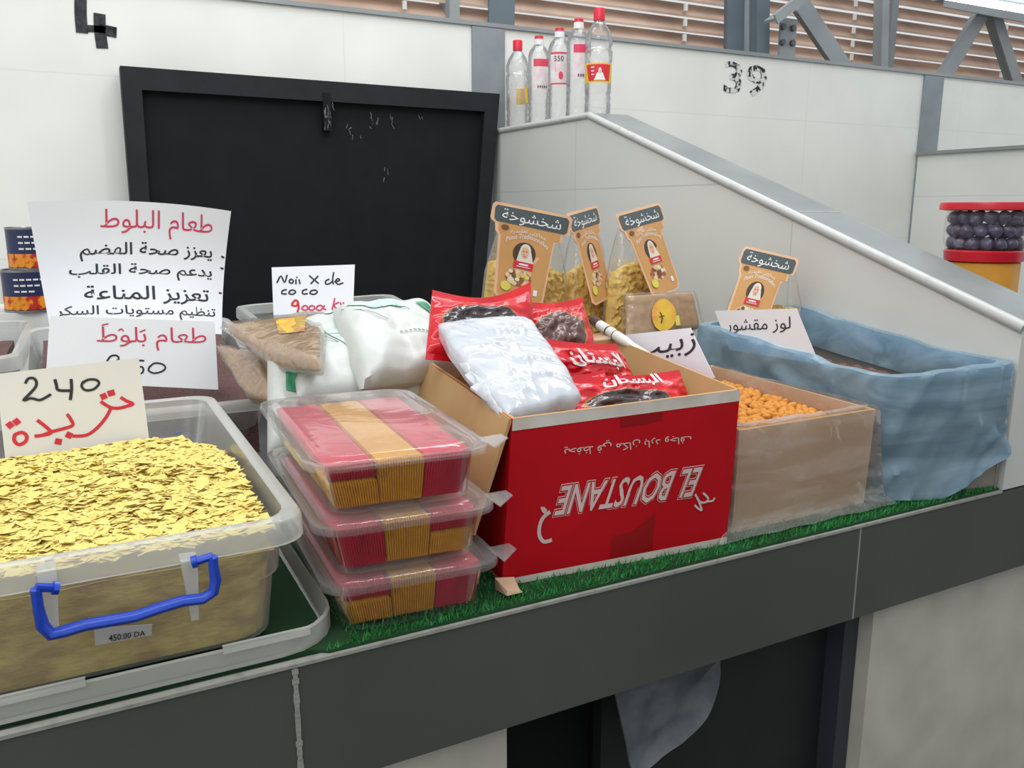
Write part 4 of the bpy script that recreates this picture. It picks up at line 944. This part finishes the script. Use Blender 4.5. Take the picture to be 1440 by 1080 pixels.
pack('brown_food_pack', quad([(880, 416), (972, 411), (984, 462), (880, 482)], 'y', [1.66, 1.66, 1.62, 1.62]), 'brown pack with round yellow fruit label in front of noodle bags', 'food pack', 'brownbag', .018, dec2, 3)

# ------------------------------------------------------------------ bags of pasta with printed header cards
def pasta_bag(cardq, bagq, label, seed, fillv=.35, th=.05):
    t = thing('pasta_bag', (bagq[2]+bagq[3])/2, label, 'pasta bag', 'bags of traditional pasta'); S = Surf(*bagq)
    ff = dome(th, 2.4, .5, .006, 5, seed); fb = dome(th*.8, 2.4, .5, .005, 5, seed+1)
    def taper(u, v): w = .16*max(0, 1-v*2.4); return ((.5-u)*w*1.6, 0)
    mb = MB(); pouch(mb, S, ff, fb, lambda u, v, f: M['bagfilm'], 24, 30, taper); part('clear_bag', mb, t)
    Si = Surf(S.flat(.03, fillv), S.flat(.97, fillv), S.flat(.97, .99), S.flat(.03, .99))
    g = dome(th*.82, 2.6, .5); gb = dome(th*.6, 2.6, .5)
    lump = lambda u, v: g(u, v)+.011*(noise.noise(V(u*15, v*15, seed))+.6*noise.noise(V(u*31, v*31, seed+3)))*min(1, g(u, v)/(th*.4))
    mb = MB(); pouch(mb, Si, lump, gb, lambda u, v, f: M['pasta'], 70, 70, lambda u, v: (0, -.10*math.sin(u*3.14)*(1-v)+.03*noise.noise(V(u*6, v*6, seed)))); part('pasta_curls', mb, t, kind='stuff')
    # header card
    C_ = Surf(*cardq); mb = MB()
    def out(g_):   # outline of the die-cut card
        L = [(.02, .03), (.05, 0), (.95, 0), (1, .03), (1, .18), (.97, .215), (.92, .215), (.93, .29), (.86, .30), (.83, .33), (.83, .93), (.78, .98), (.66, 1), (.2, 1), (.12, .96), (.11, .34), (.07, .30), (.06, .22), (.02, .2), (0, .17)]
        return [((u-.5)*g_+.5, (v-.5)*(1+(g_-1)*.8)+.5) for u, v in L]
    n_ = 20; o1 = out(1.03); fr = [C_.P(u, v, .001) for u, v in o1]; bk = [C_.P(u, v, -.001) for u, v in o1]
    mb.add(fr+bk, [tuple(range(n_)), tuple(range(2*n_-1, n_-1, -1))]+[(i, n_+i, n_+(i+1) % n_, (i+1) % n_) for i in range(n_)], M['cardedge'])
    poly(mb, C_, [(.12, .2), (.9, .2), (.9, .28), (.82, .30), (.81, .92), (.76, .97), (.65, .985), (.2, .985), (.14, .95), (.13, .33), (.09, .28), (.09, .2)], M['cardtan'], .0016)
    hb = [(.03, .05), (.06, .02), (.94, .02), (.975, .05), (.975, .17), (.94, .195), (.06, .195), (.03, .17)]
    poly(mb, C_, hb, M['slate'], .0022)
    part_card = part('header_card', mb, t, 'die-cut printed header card', smooth=False)
    mb = MB(); text(mb, C_, arabic('شخشوخة'), .12, .045, .88, .195, M['white'], .003, offset=.0)
    text(mb, C_, 'Pates Traditionnelles', .2, .275, .76, .325, M['white'], .0026, arc=.07)
    text(mb, C_, arabic('عجائن تقليدية'), .24, .225, .72, .275, M['white'], .0026, arc=.04)
    ell(mb, C_, .46, .49, .155, .125, M['facedk'], .0022, 24); ell(mb, C_, .47, .455, .075, .075, M['scarf'], .0026); poly(mb, C_, [(.39, .46), (.55, .46), (.60, .585), (.36, .585)], M['scarf'], .0026)
    ell(mb, C_, .465, .475, .052, .062, M['skin'], .003)
    for du in (-.02, .02): ell(mb, C_, .465+du, .462, .008, .007, M['facedk'], .0034, 8)
    rect(mb, C_, .45, .51, .485, .516, M['labelred'], .0034); poly(mb, C_, [(.46, .47), (.474, .495), (.456, .495)], M['cardedge'], .0034, )
    rect(mb, C_, .33, .575, .60, .65, M['labelred'], .0032); rect(mb, C_, .40, .595, .53, .612, M['white'], .0038); rect(mb, C_, .37, .625, .56, .632, M['white'], .0038)
    ell(mb, C_, .42, .755, .19, .085, M['bowl'], .0026); rnd = random.Random(seed)
    for k in range(9): ell(mb, C_, .42+rnd.uniform(-.13, .13), .745+rnd.uniform(-.05, .05), .035, .022, M[rnd.choice(['scarf', 'lime', 'skin', 'brownink'])], .003+.0002*k, 8)
    ell(mb, C_, .25, .865, .075, .05, M['lime'], .0042); rect(mb, C_, .66, .84, .72, .9, M['white'], .003)
    ell(mb, C_, .17, .245, .05, .028, M['brownink'], .0034)
    part('card_print', mb, part_card, smooth=False)
    return t
Y1 = [1.74, 1.74, 1.70, 1.70]
pasta_bag(quad([(693, 284), (804, 306), (776, 437), (684, 413)], 'y', Y1), quad([(690, 305), (796, 326), (795, 490), (670, 482)], 'y', [1.81]*4), 'pasta bag whose header card faces forward, beside the black hatch', 1)
pasta_bag(quad([(797, 302), (839, 290), (866, 412), (830, 432)], 'y', [1.80, 1.90, 1.80, 1.70]), quad([(800, 325), (842, 318), (852, 492), (780, 500)], 'y', [1.86, 1.9, 1.84, 1.8]), 'pasta bag with narrow turned header card, second from the hatch', 2)
pasta_bag(quad([(865, 303), (927, 286), (965, 402), (912, 420)], 'y', [1.72, 1.80, 1.72, 1.64]), quad([(860, 320), (935, 312), (940, 490), (846, 500)], 'y', [1.78, 1.82, 1.78, 1.74]), 'pasta bag with leaning header card behind fruit label pack', 3)
pasta_bag(quad([(1046, 347), (1123, 365), (1082, 480), (1005, 462)], 'y', [1.53, 1.46, 1.42, 1.49]), quad([(1040, 365), (1128, 372), (1125, 500), (1005, 500)], 'y', [1.56, 1.48, 1.43, 1.5]), 'pasta bag standing alone against the tiled wing wall, above almonds sign', 4, .5, .03)
mb = MB(); mb.box((.80, 1.66, .006), (1.27, 2.02, .2), M['kraft2']); t = None
tk = thing('cardboard_carton', (1.03, 1.84, .0), 'plain brown carton under the row of pasta bags', 'box'); 
mb = MB(); mb.box((.80, 1.70, .001), (1.26, 2.05, .235), M['kraft2']); part('carton_body', mb, tk, smooth=False)
mb = MB(); mb.box((1.01, 1.695, .02), (1.06, 2.055, .236), M['kraft']); part('tape', mb, tk, smooth=False)

# ------------------------------------------------------------------ film wrapped raisin carton
t = thing('raisin_carton', (1.12, 1.2, .005), 'brown carton of golden raisins wrapped in crinkled clear film', 'box')
q4 = [(.952, 1.018), (1.275, 1.018), (1.272, 1.47), (1.09, 1.47)]; q4t = [(.945, 1.005), (1.268, 1.005), (1.268, 1.45), (1.06, 1.46)]
def wallz(k, zb, zt): return [V(q4[k][0], q4[k][1], zb), V(q4t[k][0], q4t[k][1], zt)]
for k, nm in ((0, 'front_panel'), (1, 'side_panel'), (2, 'back_panel'), (3, 'side_panel')):
    j = (k+1) % 4; a0, a1 = wallz(k, .008, .193 if k < 2 else .2); b0, b1 = wallz(j, .008, .193 if j < 2 else .2)
    panel(nm, a1, b1, b0, a0, M['kraft2'], M['kraft2'], .006, parent=t)
mb = MB(); mb.prism([V(x, y, .008) for x, y in q4], (0, 0, .006), M['kraft2']); part('bottom_panel', mb, t, smooth=False)
# film skirt over the outside, rim and down inside
rnd = random.Random(9); mb = MB(); rings = []
for z, ins in ((.012, -.035), (.03, -.022), (.06, -.018), (.10, -.014), (.15, -.010), (.19, -.007), (.2, -.003), (.203, .006), (.19, .012), (.17, .014)):
    r_ = rr_ring([tuple(q4[i][k]+(q4t[i][k]-q4[i][k])*min(1, z/.2) for k in (0, 1)) for i in range(4)], z, .006, ins, 3); rr = []
    n_ = len(r_)
    for i in range(n_):      # resample sides for crinkles
        a_, b_ = r_[i], r_[(i+1) % n_]; m_ = 14 if (b_-a_).length > .05 else 1
        for s_ in range(m_): rr.append(a_.lerp(b_, s_/m_))
    cen = sum(rr, V(0, 0, 0))/len(rr)
    for i, p in enumerate(rr):
        d = (p-cen); d.z = 0; d.normalize(); w = .012 if z < .06 else .005
        p += d*abs(w*noise.noise(V(p.x*22+z*30, p.y*22, z*16)))*(.5 if ins > 0 else 1); p.z += .004*noise.noise(V(p.x*30, p.y*30, 5))
    rings.append(rr)
mb.loft(rings, M['wrap'], False, False); part('clear_film', mb, t, 'crinkled clear film wrap')
mb = MB(); nx, ny = 16, 16; rz = lambda x, y: .150+.012*math.sin((x-.95)*9)+.03*(y-1.0)
meal('raisin_heap', 'golden raisins below the top layer in the film-wrapped carton', [(.965, 1.02), (1.255, 1.02), (1.255, 1.44), (1.075, 1.44)], lambda x, y: rz(x, y)-.006, lambda x, y: .02, M['raisin'], 60, .006)
me = None; rnd = random.Random(11); bm = bmesh.new(); bmesh.ops.create_icosphere(bm, subdivisions=2, radius=1)
for v in bm.verts:
    k = 1+.22*noise.noise(v.co*2.2)+.14*noise.noise(v.co*5); v.co = Vector((v.co.x*.0115*k, v.co.y*.0085*k, v.co.z*.0072*k))
for f in bm.faces: f.smooth = True
me = bpy.data.meshes.new('golden_raisin'); bm.to_mesh(me); bm.free(); me.materials.append(M['raisin'])
pts = []
for tries in range(9000):
    if len(pts) >= 290: break
    v = rnd.random()**.8; y = 1.025+.36*v; xl = .965+(1.075-.965)*max(0, (y-1.02)/.42); x = rnd.uniform(xl+.008, 1.25)
    if all((x-a)**2+(y-b)**2 < 1 and (x-a)**2+(y-b)**2 > .0125**2 for a, b in pts): pts.append((x, y))
for k, (x, y) in enumerate(pts):
    o = bpy.data.objects.new('golden_raisin', me); COL.objects.link(o); s_ = rnd.uniform(.9, 1.3); o.scale = (s_, s_, s_)
    o.location = (x, y, CT+rz(x, y)+rnd.uniform(.0, .006)); o.rotation_euler = (rnd.uniform(-.6, .6), rnd.uniform(-.6, .6), rnd.uniform(0, 6.28))
    tag(o, 'plump golden raisin loose in the film-wrapped brown carton', 'raisin', 'loose golden raisins in the carton')

# ------------------------------------------------------------------ blue lined box
t = thing('blue_lined_box', (1.44, 1.22, .004), 'box lined and draped with blue plastic sheeting beside the wing wall', 'box')
bq4 = [(1.308, 1.025), (1.586, .962), (1.58, 1.52), (1.325, 1.55)]
mb = MB()
for k in range(4):
    j = (k+1) % 4; a_, b_ = V(*bq4[k], .004), V(*bq4[j], .004); S = Surf(a_+V(0, 0, .235), b_+V(0, 0, .235), b_, a_); o_ = -S.n*.006; p = [a_, b_, b_+V(0, 0, .235), a_+V(0, 0, .235)]
    mb.hexa(p+[x+o_ for x in p], M['greyboard'])  # box board in its own grey-brown colour
mb.prism([V(x, y, .004) for x, y in bq4], (0, 0, .006), M['greyboard']); part('board_box', mb, t, smooth=False)
rings = []
def brim(x, y):   # height of the draped rim
    k = max(0, min(1, (y-1.05)/.45)); return .25+.034*k**1.3+max(0, (x-1.33)/.25)*(.012+.02*k)
def ridged(p, seed):
    """sharp creases in hanging film"""
    n_ = noise.noise(V(p.x*11-p.z*9+p.y*6, (p.x+p.z)*3.0, seed+p.y*4)); return (1-min(1, abs(n_)*2.6))**2
lv = [(.05+.05*k, -.014) for k in range(19)]+[(.985, -.012), (1.0, -.004), (.995, .006), (.93, .012), (.84, .015), (.74, .018)]
lv = [(.07, .004)]+lv
for f, ins in lv:
    r_ = rr_ring(bq4, lambda x, y: 0, .03, ins, 3); rr = []; n_ = len(r_)
    for i in range(n_):
        a_, b_ = r_[i], r_[(i+1) % n_]; m_ = 44 if (b_-a_).length > .05 else 2
        for s_ in range(m_): rr.append(a_.lerp(b_, s_/m_))
    cen = sum(rr, V(0, 0, 0))/len(rr)
    for p in rr:
        p.z = f*brim(p.x, p.y); d = p-cen; d.z = 0; d.normalize(); right = p.x > 1.55
        fold = .010*noise.noise(V(p.x*7+p.z*9, p.y*7, p.z*5-p.x*4))+.011*ridged(p, 3)+.004*ridged(p*2.1, 8)
        if right: fold = -abs(fold)*.5
        p += d*fold*(1 if ins < 0 else .6); low = max(0, 1-f/.3); lift = max(0, (p.x-1.42)/.17)*max(0, 1-f/.6)*(.07 if p.y < 1.1 else 0)
        p.z = max(.009, p.z+(.008*noise.noise(V(p.x*12, p.y*12, 2)) if f > .9 else 0)+lift+low*.035*noise.noise(V(p.x*6, p.y*6, 7)))
        if p.y < 1.1: p += d*.018*low
        p.x = min(p.x, 1.594)
    rings.append(rr)
mb = MB(); mb.loft(rings, M['bluefilm'], False, False); part('blue_liner', mb, t, 'translucent blue plastic liner')
meal('nut_fill', 'reddish brown nuts low inside the blue lined box', [(1.33, 1.06), (1.555, 1.015), (1.552, 1.49), (1.347, 1.52)], lambda x, y: .2, lambda x, y: .02, M['almond'], 70, .01)

# ------------------------------------------------------------------ tins, red-lidded tub on the neighbour's counter
mb = MB(); mb.box((-.75, 2.72, .0), (.03, 3.0, .262), M['whitebox']); top('foam_box', mb, 'white box behind the left tub, carrying two tins', 'box', smooth=False)
def tin(c, r, h, label):
    t = thing('fruit_tin', c, label, 'tin', 'stacked fruit tins')
    mb = MB(); mb.lathe([(r, .006), (r, h-.006)], c, M['cannavy'], 32); mb.lathe([(r+.0004, .008), (r+.0004, h*.38)], c, M['canfruit'], 32, rfun=lambda q, z: 1+.0001)
    class Cy:
        def P(s, u, v, e=0): q = math.atan2(-c.y, -c.x)-1+2*u; return c+V((r+.001+e)*math.cos(q), (r+.001+e)*math.sin(q), h*(1-v))
    S = Cy(); rnd = random.Random(int(c.z*1000))
    for k in range(3): text(mb, S, ('PECHE', 'Fruits au sirop', 'sirop')[k] if False else '-----'[:5-k], .2, .2+.14*k, .75-.1*k, .24+.14*k, M['white'], .0006)
    for k in range(7): ell(mb, S, .08+.14*k, .78+.06*rnd.random(), .075, .14, M['canfruit'], .0008, 12)
    part('tin_body', mb, t)
    mb = MB(); mb.lathe([(0, h-.004), (r-.003, h-.004), (r-.001, h), (r+.001, h), (r+.001, h-.006)], c, M['canmetal'], 32); part('tin_lid', mb, t); mb = MB(); mb.lathe([(r+.001, .006), (r+.001, 0), (0, 0)], c, M['canmetal'], 32); part('tin_base', mb, t)
c1 = at(46, 424, 'y', 2.78); c1.z = .2625; tin(c1, .072, .118, 'navy fruit tin, lower of the stack of two')
c2 = at(52, 364, 'y', 2.78); c2.z = .2625+.118; tin(c2, .072, .118, 'navy fruit tin, upper of the stack of two')
JY = 1.36; j0 = at(1392, 280, 'y', JY); jc = V(j0.x, JY+.0, 0); jz1 = at(1392, 284, 'y', JY-.1).z; jz0 = at(1380, 372, 'y', JY-.1).z; jr = .108
t = thing('sweets_jar', V(jc.x, jc.y, jz0), 'clear jar of purple sweets with red lid beyond the wing wall', 'jar')
mb = MB(); mb.lathe([(jr*.8, jz0+.02), (jr*.9, jz0+.05), (jr*.9, jz1-.05), (jr*.85, jz1-.015)], jc, M['clear'], 32); part('jar_wall', mb, t)
mb = MB(); mb.lathe([(0, jz1), (jr*1.02, jz1), (jr*1.04, jz1-.006), (jr*1.04, jz1-.018), (jr*.9, jz1-.02)], jc, M['redlid'], 32); part('lid', mb, t, 'red lid')
mb = MB(); mb.lathe([(jr*.82, jz0+.028), (jr*.86, jz0+.024), (jr*.84, jz0), (0, jz0)], jc, M['redlid'], 32); part('jar_foot', mb, t, 'red foot')
rnd = random.Random(12)
n_ = 0
jst = (jz1-jz0-.05)/3.0
for lay in range(3):
    for k in range(15):
        a_ = 6.283*k/15+lay*.22; r_ = jr*.68; s_ = min(.0225, jst*.56)
        bm = bmesh.new(); bmesh.ops.create_icosphere(bm, subdivisions=2, radius=s_); mb = MB()
        for v in bm.verts: v.co *= 1+.35*noise.noise(v.co*60+V(k, lay, 0))
        p = V(jc.x+r_*math.cos(a_), jc.y+r_*math.sin(a_), jz0+.028+jst*(.5+lay)); mb.add([v.co+p for v in bm.verts], [[q.index for q in f.verts] for f in bm.faces], M['purple']); bm.free()
        top('wrapped_sweet', mb, 'purple wrapped sweet inside the red-lidded jar', 'sweet', 'purple sweets in the jar')
mb = MB(); mb.lathe([(0, 0), (.085, 0), (.085, .005), (.085, jz0-.004), (.08, jz0-.001), (0, jz0-.001)], jc, M['orange'], 32); top('orange_tin', mb, 'orange tin carrying the red-lidded jar', 'tin')
